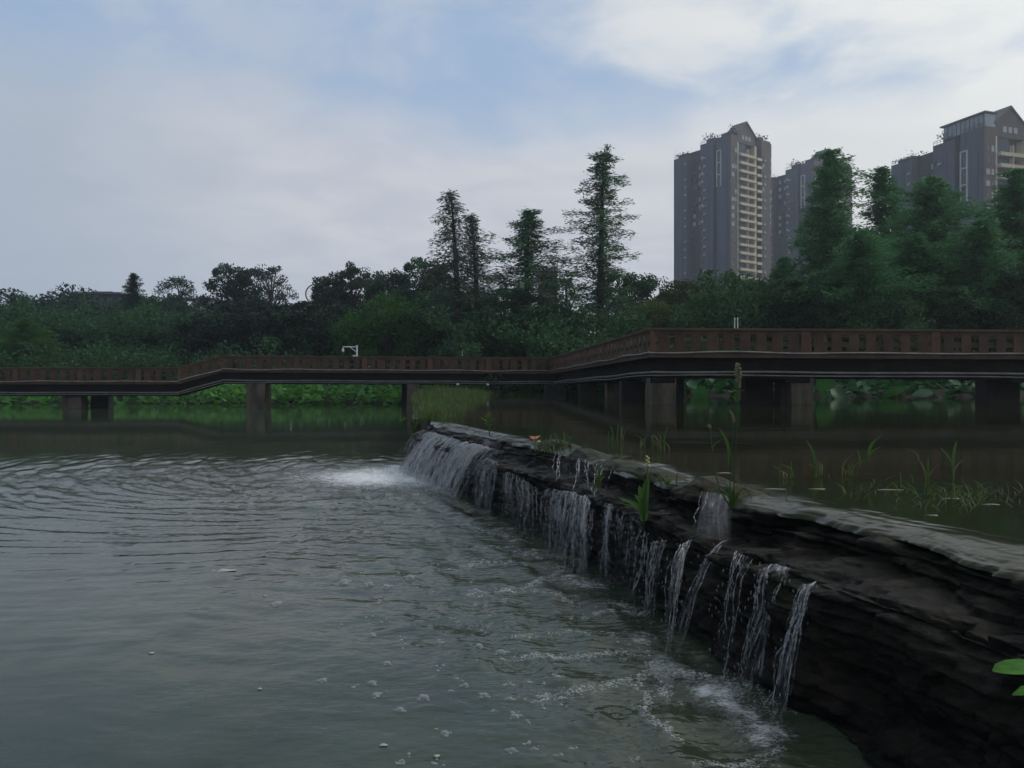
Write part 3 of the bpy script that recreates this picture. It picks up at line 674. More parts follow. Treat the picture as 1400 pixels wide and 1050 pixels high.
def blades_np(P0, hgt, wid, lean, seed, curl=0.35):
    rs = np.random.default_rng(seed); n = len(P0)
    a = rs.uniform(0, 2 * np.pi, n); side = np.stack([np.cos(a), np.sin(a), 0 * a], 1)
    ld = np.stack([np.cos(a + 1.3), np.sin(a + 1.3), 0 * a], 1) * (lean * rs.uniform(0.2, 1.2, n))[:, None]
    up = np.array([0, 0, 1.0]); V = []
    for t, w in ((0, 1.0), (0.5, 0.8), (1.0, 0.06)):
        c = P0 + up * (hgt * (t - curl * 0.3 * t * t))[:, None] + ld * hgt[:, None] * (t ** 1.7)
        V += [c - side * (wid * w)[:, None], c + side * (wid * w)[:, None]]
    V = np.stack(V, 1)
    base = np.arange(n)[:, None] * 6
    F = np.concatenate([base + np.array([[0, 1, 3, 2]]), base + np.array([[2, 3, 5, 4]])], 0)
    return V.reshape(-1, 3), F
n = 9000
yy = 17.6 + 34 * RNG.random(n) ** 1.35; uu = np.clip(RNG.normal(0, 0.62, n), -1.15, 1.3) + 0.25 * fbm(np.stack([yy * 0.9, 0 * yy, 0 * yy], -1), 3)
xx = np.interp(yy, by, bcx) + uu * np.interp(yy, by, bw)
P0 = np.stack([xx, yy, np.full(n, 1.0) - 0.45 * np.clip(np.abs(uu) - 0.75, 0, 1)], 1)
V, F = blades_np(P0, RNG.uniform(0.06, 0.34, n) * (1 + 1.1 * np.clip(fbm(np.stack([xx * 1.2, yy * 0.8, 0 * xx], -1), 3), -0.6, 1)) * np.interp(yy, [17, 20, 50], [0.7, 1.0, 1.6]), RNG.uniform(0.004, 0.010, n) * (yy / 18), 0.7, 3)
tag(link('berm_grass', mesh_np('berm_grass', V, F, smooth=False), MT['grass']), 'yellow green grass growing on the low bank beyond the weir', 'grass', kind='stuff')

# ------------------------------------------------------------------ boardwalk bridge
NODES = [P(-75, 521, 48), P(243, 521, 48), P(303, 504.5, 49), P(752, 507, 50), P(889, 481, 27.7), P(1720, 485.5, 27.7)]
nn_ = [None] * len(NODES)
for i in range(len(NODES)):
    ns = []
    for a, c in ((i - 1, i), (i, i + 1)):
        if 0 <= a and c < len(NODES):
            d = NODES[c][:2] - NODES[a][:2]; d = d / np.linalg.norm(d); ns.append(np.array([-d[1], d[0]]))
    s_ = sum(ns); s_ = s_ / np.linalg.norm(s_); s_ = s_ / max(0.45, float(np.dot(s_, ns[0]))); nn_[i] = np.array([s_[0], s_[1], 0])
def bp(i, t, off, dz):
    a = NODES[i] + nn_[i] * off; c = NODES[i + 1] + nn_[i + 1] * off
    return a + (c - a) * t + np.array([0, 0, dz])
def bar(mb, i, t0, t1, o0, o1, z0, z1):
    mb.hexa([bp(i, t0, o0, z0), bp(i, t1, o0, z0), bp(i, t1, o1, z0), bp(i, t0, o1, z0), bp(i, t0, o0, z1), bp(i, t1, o0, z1), bp(i, t1, o1, z1), bp(i, t0, o1, z1)])
bridge = thing('boardwalk_bridge', 'long brown railed boardwalk bridge zigzagging on concrete piers across both pools', 'bridge')
DW = 2.3; RH = 0.86
POSTT = {0: [0.02, 0.30, 0.58, 0.83], 1: [0.0], 2: [0.0, 0.225, 0.43, 0.63, 0.81], 3: [0.0, 0.17, 0.34, 0.51, 0.68, 0.85], 4: [0.0, 0.256, 0.47, 0.685, 0.9]}
for i in range(5):
    L = float(np.linalg.norm(NODES[i + 1] - NODES[i]))
    mb = MB(); nb = max(4, int(L / 0.15))
    for k in range(nb):
        bar(mb, i, k / nb, (k + 0.94) / nb, 0.02, DW + 0.16, -0.05, 0.0)
    mb.build('deck', MT['deck'], bridge)
    for o0 in (-0.02, DW + 0.12):
        mb = MB(); bar(mb, i, 0, 1, o0, o0 + 0.08, -0.20, -0.055); mb.build('fascia', MT['rail'], bridge)
    for o0 in (0.34, 1.65):
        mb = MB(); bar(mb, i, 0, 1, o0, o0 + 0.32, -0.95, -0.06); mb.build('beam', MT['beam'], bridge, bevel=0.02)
    nst = max(8, int(L / 0.35))
    rsd = np.random.default_rng(i + 60)
    sag = lambda x, a, f: a * math.sin(x * f + i) * (0.6 + 0.4 * math.sin(x * 0.37 + 1))
    mb = MB(); mb.tube([bp(i, k / nst, -0.07, -0.01 + sag(k / nst * L, 0.035, 1.25)) for k in range(nst + 1)], 0.030, 8); mb.build('pipe', MT['pipe'], bridge, True)
    mb = MB(); mb.tube([bp(i, k / nst, 0.20, -0.72 + sag(k / nst * L, 0.02, 0.9)) for k in range(nst + 1)], 0.045, 8); mb.build('pipe', MT['pipe_dull'], bridge, True)
    mb = MB(); mb.tube([bp(i, k / nst, 0.12, -0.84 + sag(k / nst * L + 2, 0.025, 0.8)) for k in range(nst + 1)], 0.025, 8); mb.build('pipe', MT['pipe_dull'], bridge, True)
    for side, off in ((0, 0.0), (1, DW)):
        ts = POSTT[i] + [1.0]
        if i in (1,): ts = [0.0, 1.0]
        rail = MB(); bar(rail, i, 0, 1, off - 0.04, off + 0.16, RH - 0.10, RH)
        if side: rail.build('top_rail', MT['rail'], bridge, bevel=0.015)
        else: rail.build('top_rail', MT['rail'], bridge, bevel=0.015)
        for a, c in zip(ts[:-1], ts[1:]):
            pw = 0.16 / L
            # post
            mb = MB(); bar(mb, i, a - pw if a > 0 else a, a + pw, off - 0.025, off + 0.145, -0.18 if side == 0 else -0.05, RH - 0.095)
            mb.build('post', MT['rail_post'], bridge, bevel=0.015)
            # panel of boards with a cross rail
            mb = MB(); span = (c - a) * L - 0.32; nbd = max(2, int(round(span / 0.62)))
            for k in range(nbd):
                cc = a + pw + ((k + 0.5) / nbd) * (c - a - 2 * pw) if nbd else a
                hw = 0.172 / L
                if side == 0: bar(mb, i, cc - hw, cc + hw, off + 0.02, off + 0.075, 0.0, RH - 0.098)
                elif k % 2: bar(mb, i, cc - 0.5 * hw, cc + 0.5 * hw, off + 0.02, off + 0.075, 0.0, 0.33)
            bar(mb, i, a + pw, c - pw, off + 0.08, off + 0.13, 0.30, 0.40)
            bar(mb, i, a + pw, c - pw, off + 0.015, off + 0.08, -0.045 if side == 0 else 0.0, 0.055)
            bar(mb, i, a + pw, c - pw, off + 0.01, off + 0.082, RH - 0.19, RH - 0.102)
            mb.build('railing_panel', MT['rail'], bridge)
def pier(px0, px1, d, ztop, dark, depth=0.8, zb=-0.9):
    x0, x1 = P(px0, 0, d)[0], P(px1, 0, d)[0]
    mb = MB(); n = 5; prev = None
    rs = np.random.default_rng(int(px0))
    for k in range(n + 1):      # slightly uneven cast column
        z = zb + (ztop - zb) * k / n; j = rs.normal(0, 0.012, 4)
        ring = [(x0 + j[0], d + j[2], z), (x1 + j[1], d + j[2], z), (x1 + j[1], d + depth, z), (x0 + j[0], d + depth, z)]
        o = len(mb.v); mb.v += ring
        if k: mb.f += [(o - 4 + q, o - 4 + (q + 1) % 4, o + (q + 1) % 4, o + q) for q in range(4)]
    mb.f += [(0, 3, 2, 1), tuple(len(mb.v) - 4 + q for q in range(4))]
    mb.build('pier', MT['pier_shaded' if dark else 'pier'], bridge, bevel=0.03)
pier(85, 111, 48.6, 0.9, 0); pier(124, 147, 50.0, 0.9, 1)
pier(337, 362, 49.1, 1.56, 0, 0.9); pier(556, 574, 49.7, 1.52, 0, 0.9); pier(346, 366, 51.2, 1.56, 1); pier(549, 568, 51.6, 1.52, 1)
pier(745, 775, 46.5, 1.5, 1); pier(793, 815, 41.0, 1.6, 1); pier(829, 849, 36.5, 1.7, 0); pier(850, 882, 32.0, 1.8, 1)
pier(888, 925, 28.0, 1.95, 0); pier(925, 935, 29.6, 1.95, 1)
pier(1020, 1058, 29.6, 1.95, 1); pier(1082, 1113, 28.0, 1.95, 0); pier(1068, 1081, 28.4, 1.95, 1); pier(1350, 1395, 29.4, 1.95, 1); pier(1550, 1580, 28.2, 1.95, 0)  # narrow dark one stands in for its neighbour's shaded side face
for (px, d) in ((906, 28.0), (1090, 28.0), (1375, 29.0)):
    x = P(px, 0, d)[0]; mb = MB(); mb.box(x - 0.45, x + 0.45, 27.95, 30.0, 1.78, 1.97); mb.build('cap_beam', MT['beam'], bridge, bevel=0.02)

# lamp bracket and slender white poles on the bridge
p0 = bp(2, (488 - 303) / 449.0, DW - 0.25, 0.0)
p0[0] = (488 - 700) / FPX * p0[1]
lamp = thing('street_lamp', 'white lamp post with sideways arm and hanging lamp on the boardwalk', 'street lamp', p0)
mb = MB(); mb.tube([(0, 0, 0), (0, 0, 1.62)], 0.055, 8); mb.tube([(0, 0, 1.60), (0, 0, 1.66)], 0.075, 8); mb.build('post', MT['white_metal'], lamp)
mb = MB(); mb.tube([(-0.95, 0, 1.55), (0.02, 0, 1.55)], 0.035, 8); mb.tube([(-0.45, 0, 1.53), (-0.02, 0, 1.20)], 0.028, 8); mb.build('arm', MT['white_metal'], lamp)
mb = MB(); mb.tube([(-0.93, 0, 1.54), (-0.93, 0, 1.46), (-0.93, 0, 1.40), (-0.93, 0, 1.26), (-0.93, 0, 1.20)], [0.02, 0.03, 0.075, 0.085, 0.04], 10); mb.build('lamp_shade', MT['white_metal'], lamp, True)
mb = MB(); mb.box(-0.26, -0.05, -0.1, 0.1, 0.85, 1.0); mb.build('junction_box', MT['white_metal'], lamp, bevel=0.01)
for (px, py, seg, lab, h) in ((632, 480, 2, 'slim white pole on the middle span, right of the lamp post', None), (1004.5, 436, 4, 'left one of two close white poles on the right span', None), (1008.5, 436, 4, 'right one of two close white poles on the right span', None)):
    t = (px - 303) / 449.0 if seg == 2 else (px - 889) / 831.0
    p0 = bp(seg, t, DW + 0.06, RH); ztop = CAMZ + (HOR - py) / FPX * p0[1]
    p0[0] = (px - 700) / FPX * p0[1]
    pole = thing('pole', lab, 'pole', p0, 0, 'white poles on the bridge')
    mb = MB(); hh = ztop - p0[2]; r = 0.02
    mb.tube([(0, 0, 0), (0, 0, hh)], r, 8); mb.tube([(0, 0, 0), (0, 0, 0.05)], 0.05, 10); mb.build('pole_shaft', MT['white_metal'], pole)
    mb = MB(); mb.tube([(0, 0, hh - 0.02), (0, 0, hh + 0.02), (0, 0, hh + 0.05)], [r * 1.3, r * 1.3, r * 0.5], 8); mb.build('cap', MT['white_metal'], pole)

# ------------------------------------------------------------------ trees
def quads_np(C, size, asp, nrm_bias=None, seed=0, droop=0.0, axis=None):
    "leaf-clump quads at centres C: random orientation; axis = preferred long direction per quad"
    rs = np.random.default_rng(seed); n = len(C)
    a = rs.normal(0, 1, (n, 3))
    if axis is not None: a = a * 0.55 + axis * 1.2
    a[:, 2] -= droop
    a /= np.linalg.norm(a, axis=1)[:, None]
    b = rs.normal(0, 1, (n, 3)); b -= a * np.sum(a * b, 1)[:, None]; b /= np.linalg.norm(b, axis=1)[:, None]
    s = (size * rs.uniform(0.6, 1.4, n))[:, None]
    c = np.cross(a, b)
    V = np.stack([C - a * s, C + b * s * asp + c * s * 0.12, C + a * s, C - b * s * asp + c * s * 0.12], 1).reshape(-1, 3)
    F = np.arange(n * 4).reshape(n, 4)
    return V, F
def conifer_mesh(seed, H, Rw, dens=1.0, power=0.8, leaf=0.17, droop=0.25, start=0.10, ragged=0.45, up=0.15, nb=None, topflat=0.0):
    rs = np.random.default_rng(seed); tr = MB(); Cs = []; Ax = []
    lean = rs.normal(0, 0.012, 2) * H
    spine = lambda t: np.array([lean[0] * t * t, lean[1] * t * t, H * t])
    tr.tube([spine(t) for t in np.linspace(0, 0.99, 9)], [0.016 * H * (1 - 0.93 * t) for t in np.linspace(0, 0.99, 9)], 7)
    nb = nb or int(H * 6.5)
    for k in range(nb):
        t = start + (1 - start) * ((k + rs.random()) / nb) ** 0.92
        env = (1 - t) ** power
        lb = Rw * (0.07 + 0.93 * max(min(env, (1 - t) * 3.4), topflat if t > 0.9 else 0)) * (1 - ragged * rs.random() ** 1.3)
        lb *= 0.85 + 0.75 * float(vnoise(np.array([3 * math.cos(2.399 * k) + seed, 3 * math.sin(2.399 * k), t * 7.0])))
        lb = max(lb, 0.25)
        if rs.random() < 0.09: lb *= 1.4
        az = 2.399 * k + rs.normal() * 0.25; p0 = spine(t); dirv = np.array([math.cos(az), math.sin(az), up + 0.25 * rs.normal() * 0.4])
        pts = []
        for s in np.linspace(0, 1, 5):
            pts.append(p0 + dirv * lb * s + np.array([0, 0, -droop * lb * s * s * 0.6]))
        tr.tube(pts, [max(0.012, 0.018 * lb * (1 - s)) for s in np.linspace(0, 1, 5)], 4, False)
        nq = int(dens * (18 + 42 * lb))
        s = rs.random(nq) ** 0.75 * 1.05
        pts = np.array(pts); si = np.clip(s * 4, 0, 3.999); i = si.astype(int); f = (si - i)[:, None]
        c = pts[i] * (1 - f) + pts[i + 1] * f
        sp = 0.10 + 0.12 * lb * (1 - 0.6 * s)
        c = c + rs.normal(0, 1, (nq, 3)) * sp[:, None] * np.array([0.9, 0.9, 0.85]) - np.array([0, 0, 0.10]) * rs.random((nq, 1)) * droop * 4
        Cs.append(c); Ax.append(np.tile(dirv / np.linalg.norm(dirv), (nq, 1)))
    V, F = quads_np(np.concatenate(Cs), leaf * 1.25, 0.30, seed=seed + 1, droop=droop, axis=np.concatenate(Ax))
    return tr.mesh('trunk', True), mesh_np('crown', V, F, smooth=False)
def broad_mesh(seed, H, Rw, ncl=16, leaf=0.20, dens=1.0, trunk_h=0.3, open_=0.0, shape=1.0):
    rs = np.random.default_rng(seed); tr = MB(); Cs = []
    th = H * trunk_h
    tr.tube([(0, 0, 0), (0.02 * H, 0, th * 0.5), (0, 0.01 * H, th), (0.02 * H, 0, H * 0.6), (0.0, 0.0, H * 0.85)], [0.028 * H, 0.023 * H, 0.02 * H, 0.012 * H, 0.004 * H], 8)
    for k in range(ncl):
        zz = trunk_h * 0.8 + (0.95 - trunk_h * 0.8) * ((k + 0.6) / ncl)
        env = math.sin(math.pi * min(1, max(0.06, (zz - trunk_h * 0.5) / (1.08 - trunk_h * 0.5))) ** shape) ** 0.6
        az = k * 2.4 + rs.normal() * 0.4; rr = Rw * env * (0.35 + 0.55 * rs.random())
        cr = Rw * (0.30 + 0.20 * rs.random()) * (0.65 + 0.5 * env)
        c = np.array([rr * math.cos(az), rr * math.sin(az), H * zz - cr * 0.3])
        a0 = np.array([0, 0, max(th * 0.6, c[2] - 0.25 * H)])
        tr.tube([a0, (a0 + c) / 2 + np.array([0, 0, 0.03 * H]), c], [0.011 * H, 0.008 * H, 0.003 * H], 5, False)
        sub = int(5 + 3 * rs.random())
        for _ in range(sub):
            d = rs.normal(0, 1, 3); d /= np.linalg.norm(d); d[2] = abs(d[2]) * 0.9 - 0.2
            cc = c + d * cr * 0.75; r2 = cr * (0.38 + 0.25 * rs.random())
            nq = int(dens * 80 * (1 - open_))
            q = rs.normal(0, 1, (nq, 3)); q /= np.linalg.norm(q, axis=1)[:, None]
            Cs.append(cc + q * (r2 * rs.random((nq, 1)) ** 0.4) * np.array([1.1, 1.1, 0.75]))
    V, F = quads_np(np.concatenate(Cs), leaf, 0.62, seed=seed + 2)
    return tr.mesh('trunk', True), mesh_np('crown', V, F, smooth=False)

PROTO = {}
def proto(key, fn):
    if key not in PROTO: PROTO[key] = fn()
    return PROTO[key]
# unit trees built at a reference size and scaled by the copies
BUILD = {
 'thin': lambda: conifer_mesh(101, 18, 2.7, 0.95, 0.5, 0.085, 0.75, 0.36, 0.6, 0.12, 130),
 'thin2': lambda: conifer_mesh(102, 17, 2.5, 1.15, 0.55, 0.085, 0.45, 0.25, 0.5, 0.1, 160),
 'full': lambda: conifer_mesh(103, 17, 3.6, 1.6, 0.5, 0.09, 0.25, 0.18, 0.5, 0.2, 190),
 'tall': lambda: conifer_mesh(104, 21, 3.5, 1.55, 0.6, 0.09, 0.2, 0.22, 0.7, 0.16, 185, 0.22),
 'wide1': lambda: conifer_mesh(105, 18, 4.4, 1.45, 0.62, 0.10, 0.25, 0.05, 0.35, 0.2, 330),
 'wide2': lambda: conifer_mesh(106, 17, 3.6, 1.45, 0.66, 0.10, 0.2, 0.05, 0.4, 0.2, 290),
 'wide3': lambda: conifer_mesh(107, 16, 4.6, 1.35, 0.58, 0.10, 0.22, 0.05, 0.35, 0.2, 310),
 'b1': lambda: broad_mesh(201, 10, 3.6, 26, 0.125, 1.5),
 'b2': lambda: broad_mesh(202, 12, 3.4, 28, 0.125, 1.5, 0.3),
 'b3': lambda: broad_mesh(203, 8, 4.2, 28, 0.125, 1.5, 0.2),
 'bsp': lambda: broad_mesh(204, 11, 2.8, 18, 0.10, 1.3, 0.3, 0.35),
 'bush': lambda: broad_mesh(205, 5, 3.0, 18, 0.11, 1.2, 0.08, 0, 0.8),
}
REFH = {'thin': 18, 'thin2': 17, 'full': 17, 'tall': 21, 'wide1': 18, 'wide2': 17, 'wide3': 16, 'b1': 10, 'b2': 12, 'b3': 8, 'bsp': 11, 'bush': 5}
REFW = {'thin': 5.0, 'thin2': 4.4, 'full': 6.6, 'tall': 6.2, 'wide1': 8.8, 'wide2': 7.2, 'wide3': 9.2, 'b1': 7.6, 'b2': 7.2, 'b3': 9.0, 'bsp': 5.8, 'bush': 6.8}
NAMES = {'thin': 'dawn_redwood', 'thin2': 'dawn_redwood', 'full': 'dawn_redwood', 'tall': 'dawn_redwood', 'wide1': 'dawn_redwood', 'wide2': 'dawn_redwood', 'wide3': 'dawn_redwood',
         'b1': 'broadleaf_tree', 'b2': 'broadleaf_tree', 'b3': 'broadleaf_tree', 'bsp': 'broadleaf_tree', 'bush': 'bush'}
VAR = {}
def tree(px, top, d, kind, wpx, mat, label, cat='tree', rz=None):
    tm, cm = proto(kind, BUILD[kind])
    key = (kind, mat)
    if key not in VAR:
        c2 = cm.copy() if cm.users or len(cm.materials) else cm
        c2.materials.clear(); c2.materials.append(MT[mat]); VAR[key] = c2
    if len(tm.materials) == 0: tm.materials.append(MT['bark'])
    x = (px - 700) / FPX * d; z0 = float(ground_z(x, d)) - 0.15
    H = CAMZ + (HOR - top) / FPX * d - z0
    sz = H / REFH[kind]; sx = wpx / FPX * d / REFW[kind]
    root = thing(NAMES[kind], label, cat, (x, d, z0), rz if rz is not None else px * 1.7, 'trees on the far bank')
    for nme, me in (('trunk', tm), ('crown', VAR[key])):
        o = bpy.data.objects.new(nme, me); COL.objects.link(o); o.parent = root
        o.scale = (sx, sx, sz)
    return root
TREES = [
 (628, 262, 62, 'thin', 150, 'conifer_thin', 'tall sparse greyish conifer, leftmost of the four tall ones in the middle'),
 (655, 292, 64, 'thin2', 122, 'conifer_thin', 'slender thin conifer close on the right of the sparse grey one'),
 (718, 286, 60, 'full', 178, 'conifer_tall', 'bushy dark conifer with a ragged top left of the tallest one'),
 (820, 208, 62, 'tall', 152, 'conifer_tall', 'tallest conifer standing alone against the sky left of the towers'),
 (1130, 206, 56, 'wide1', 176, 'conifer', 'broad tall conifer covering the front of the second tower'),
 (1207, 231, 60, 'wide2', 165, 'conifer', 'narrow conifer in the sky gap between second and third tower'),
 (1285, 243, 52, 'wide3', 240, 'conifer', 'round shouldered conifer in front of the left face of the third tower'),
 (1385, 232, 54, 'wide1', 240, 'conifer', 'conifer at the right edge in front of the beige face of the third tower'),
 (1068, 352, 60, 'wide2', 130, 'conifer', 'shorter conifer at the foot of the first tower, right of its beige balconies'),
 (1010, 372, 58, 'b2', 100, 'broad', 'leafy tree below the beige balconies of the first tower'),
 (1245, 322, 48, 'wide2', 190, 'conifer', 'lower conifer filling the gap between the narrow and the round shouldered one'),
 (1335, 300, 47, 'wide3', 200, 'conifer', 'lower conifer just left of the right edge one'),
 (1175, 318, 47, 'wide3', 200, 'conifer', 'lower conifer between the broad tall one and the narrow one'),
 (1470, 250, 56, 'wide2', 130, 'conifer', 'conifer mostly cut off by the right edge of the view'),
 (182, 374, 88, 'wide2', 76, 'broad_blue', 'small pointed dark conifer rising from the left wood'),
 (40, 436, 70, 'wide3', 110, 'broad_bright', 'light green pyramid shaped tree low at the far left'),
 (247, 372, 95, 'bsp', 66, 'broad_blue', 'small bluish round tree alone on the skyline, right of the pointed one'),
 (322, 357, 92, 'b2', 84, 'broad_blue', 'dense tall bluish tree on the left skyline'),
 (372, 356, 90, 'bsp', 66, 'broad_blue', 'airy see-through tree right beside the dense bluish one'),
 (450, 372, 88, 'b2', 70, 'broad_blue', 'tree with drooping left edge next to the round ring frame'),
 (482, 359, 85, 'b2', 84, 'broad_blue', 'high domed tree right of the ring frame'),
 (538, 368, 82, 'b1', 92, 'broad_blue', 'broad tree behind the bright green one'),
 (588, 348, 80, 'b2', 100, 'broad', 'big dark tree behind the left of the sparse grey conifer'),
 (530, 410, 70, 'b3', 140, 'broad_bright', 'bright green rounded tree behind the white lamp post'),
 (868, 372, 70, 'b1', 104, 'broad', 'round crowned tree right of the tallest conifer'),
 (928, 385, 68, 'b1', 110, 'broad_olive', 'olive green tree left of the foot of the first tower'),
 (890, 415, 58, 'b3', 130, 'broad_olive', 'lower olive tree above the bend of the bridge'),
 (960, 405, 57, 'b3', 120, 'broad', 'lower dark tree right of the bridge bend'),
 (775, 372, 76, 'bsp', 70, 'broad', 'small tree beside the red brick building'),
 (688, 395, 68, 'b1', 110, 'broad', 'tree filling the space behind the bushy dark conifer'),
 (750, 415, 62, 'b3', 110, 'broad', 'low tree between the bushy conifer and the tallest one'),
 (742, 458, 54, 'bush', 60, 'broad_bright', 'small light green bush above the ramp of the bridge'),
 (30, 402, 104, 'b3', 150, 'broad_blue', 'flat topped distant tree at the left edge of the skyline'),
 (105, 399, 106, 'b3', 140, 'broad_blue', 'flat topped distant tree left of the long dark roof'),
 (212, 401, 102, 'b1', 90, 'broad', 'low tree under the small bluish round tree'),
 (90, 428, 84, 'b3', 150, 'broad', 'mid green tree below the long dark roof'),
 (205, 424, 82, 'b3', 160, 'broad', 'wide green tree in the middle of the left wood'),
 (300, 418, 80, 'b1', 140, 'broad_dark', 'dark tree above the step in the boardwalk'),
 (375, 408, 78, 'b1', 140, 'broad_dark', 'nearly black tree left of the white lamp'),
 (440, 415, 79, 'b1', 130, 'broad_dark', 'nearly black tree directly behind the white lamp arm'),
 (608, 395, 72, 'b1', 120, 'broad', 'green tree behind the trunks of the two thin conifers'),
 (1100, 372, 47, 'b2', 130, 'broad', 'leafy dark tree over the right span, below the second tower'),
 (1300, 386, 46, 'b2', 120, 'broad', 'rounded dark tree over the right span, below the third tower'),
 (1400, 352, 45, 'b2', 130, 'broad', 'rounded dark tree over the right span at the right edge'),
 (1205, 398, 45, 'b3', 130, 'broad', 'rounded dark tree over the right span, below the narrow conifer'),
]
for a in TREES:
    t_ = tree(*a)
    if a[3] == 'bush': t_['category'] = 'bush'

# dense undergrowth and back rows that read as one mass
rs = np.random.default_rng(77); VV = []; FF = []; off = 0
def mass(px0, px1, d0, d1, top, n, leaf, per):
    global off
    for _ in range(n):
        px = rs.uniform(px0, px1); d = rs.uniform(d0, d1); x = (px - 700) / FPX * d; g = float(ground_z(x, d))
        ztop = CAMZ + (HOR - (top + rs.normal(0, 8))) / FPX * d
        h = max(0.8, (ztop - g)); zc = g + h * rs.random() ** 0.8 * 0.92
        r = rs.uniform(0.7, 1.5)
        q = rs.normal(0, 1, (per, 3)); q /= np.linalg.norm(q, axis=1)[:, None]
        C = np.array([x, d, zc]) + q * (r * rs.random((per, 1)) ** 0.4) * np.array([1.2, 1.0, 0.8])
        V, F = quads_np(C, leaf, 0.6, seed=int(rs.integers(1e9))); VV.append(V); FF.append(F + off); off += len(V)
mass(-160, 640, 74, 112, 420, 760, 0.16, 150)
mass(600, 1000, 50, 80, 425, 330, 0.15, 140)
mass(960, 1560, 46, 66, 375, 480, 0.14, 140)
mass(-160, 640, 64, 74, 485, 260, 0.14, 120)
mass(780, 1560, 43, 48, 470, 260, 0.11, 120)
o = link('undergrowth', mesh_np('undergrowth', np.concatenate(VV), np.concatenate(FF), smooth=False), MT['broad'])
tag(o, 'dense dark undergrowth filling the far bank between the trees', 'undergrowth', kind='stuff')

# ------------------------------------------------------------------ lotus
def lotus_leaf_np(c, r, seed):
    rs = np.random.default_rng(seed); n = 12; a = np.arange(n) * 2 * np.pi / n
    tilt = rs.normal(0, 0.45, 2); cup = rs.uniform(-0.25, 0.45)
    rim = r * (1 + 0.08 * np.sin(3 * a + rs.random() * 6) + 0.04 * rs.normal(0, 1, n))
    x = rim * np.cos(a); y = rim * np.sin(a); z = cup * r * (1 + 0.5 * np.sin(2 * a + rs.random() * 6)) + tilt[0] * x + tilt[1] * y
    V = np.concatenate([[[0, 0, 0]], np.stack([x * .5, y * .5, z * .32], 1), np.stack([x, y, z], 1)], 0) + c
    F = [[0, 1 + i, 1 + (i + 1) % n, 1 + (i + 1) % n] for i in range(n)]
    F2 = [[1 + i, 1 + n + i, 1 + n + (i + 1) % n, 1 + (i + 1) % n] for i in range(n)]
    return V, [f[:3] for f in F], F2
mb = MB(); rs = np.random.default_rng(9)
def bed(mb, n, xr, tr, hr, rr, seed0, ylimit=None):
    k = 0
    for j in range(n):
        x = rs.uniform(*xr); y = float(shoreY(x)) + rs.uniform(*tr)
        zw = 0.0 if x < -4.5 else UPZ
        z = zw + rs.uniform(*hr) * (0.65 + 0.35 * min(1, max(0, (y - float(shoreY(x)) - tr[0]) / 3.0)))
        V, F, F2 = lotus_leaf_np(np.array([x, y, z]), rs.uniform(*rr), seed0 + j)
        o = len(mb.v); mb.v += [tuple(v) for v in V]; mb.f += [tuple(i + o for i in f) for f in F] + [tuple(i + o for i in f) for f in F2]
bed(mb, 4200, (-46, -3.0), (-5.5, 7), (0.10, 1.40), (0.12, 0.28), 1000)
bed(mb, 1000, (-9, 2.5), (-3.5, 6), (0.15, 0.95), (0.12, 0.28), 5000)
o = mb.build('lotus_bed', MT['lotus'], None, True)
tag(o, 'bed of bright green lotus leaves along the left far shore', 'lotus plants', kind='stuff')
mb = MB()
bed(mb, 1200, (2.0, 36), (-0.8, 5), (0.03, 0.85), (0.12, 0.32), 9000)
o = mb.build('lotus_bed', MT['lotus_shaded'], None, True)
tag(o, 'bed of shade-toned green lotus leaves along the right far shore', 'lotus plants', kind='stuff')
# big single leaves seen under the right span
for k, (px, py, r, lab) in enumerate([(1128, 530, 0.42, 'drooping lotus leaf just right of the near pale pier'), (1175, 532, 0.38, 'lotus leaf second from the near pale pier'), (1222, 534, 0.55, 'widest lotus leaf in the middle under the right span'),
                                      (1262, 537, 0.42, 'pale lotus leaf right of the widest one'), (1300, 541, 0.34, 'low lotus leaf farthest right before the dark pier'), (1148, 541, 0.36, 'low lotus leaf touching the waterline near the pale pier'),
                                      (985, 531, 0.34, 'lotus leaf between the two pale piers, on the left'), (1003, 537, 0.30, 'lotus leaf between the two pale piers, on the right'), (958, 538, 0.34, 'lotus leaf beside the right edge of the bend pier')]):
    d = 34.5 + 0.25 * (k % 3); c = P(px, py, d)
    root = thing('lotus_leaf', lab, 'lotus leaf', (c[0], c[1], UPZ - 0.05), 0, 'large lotus leaves under the right span')
    V, F, F2 = lotus_leaf_np(np.array([0, 0, c[2] - UPZ + 0.05]), r, 400 + k)
    b = MB(); b.v = [tuple(v) for v in V]; b.f = [tuple(f) for f in F] + [tuple(f) for f in F2]; b.build('blade', MT['lotus_shaded'], root, True)
    b = MB(); b.tube([(0.05, 0, 0), (0.02, 0, (c[2] - UPZ) * 0.5), (0, 0, c[2] - UPZ + 0.045)], 0.012, 6); b.build('stalk', MT['grass_green'], root)
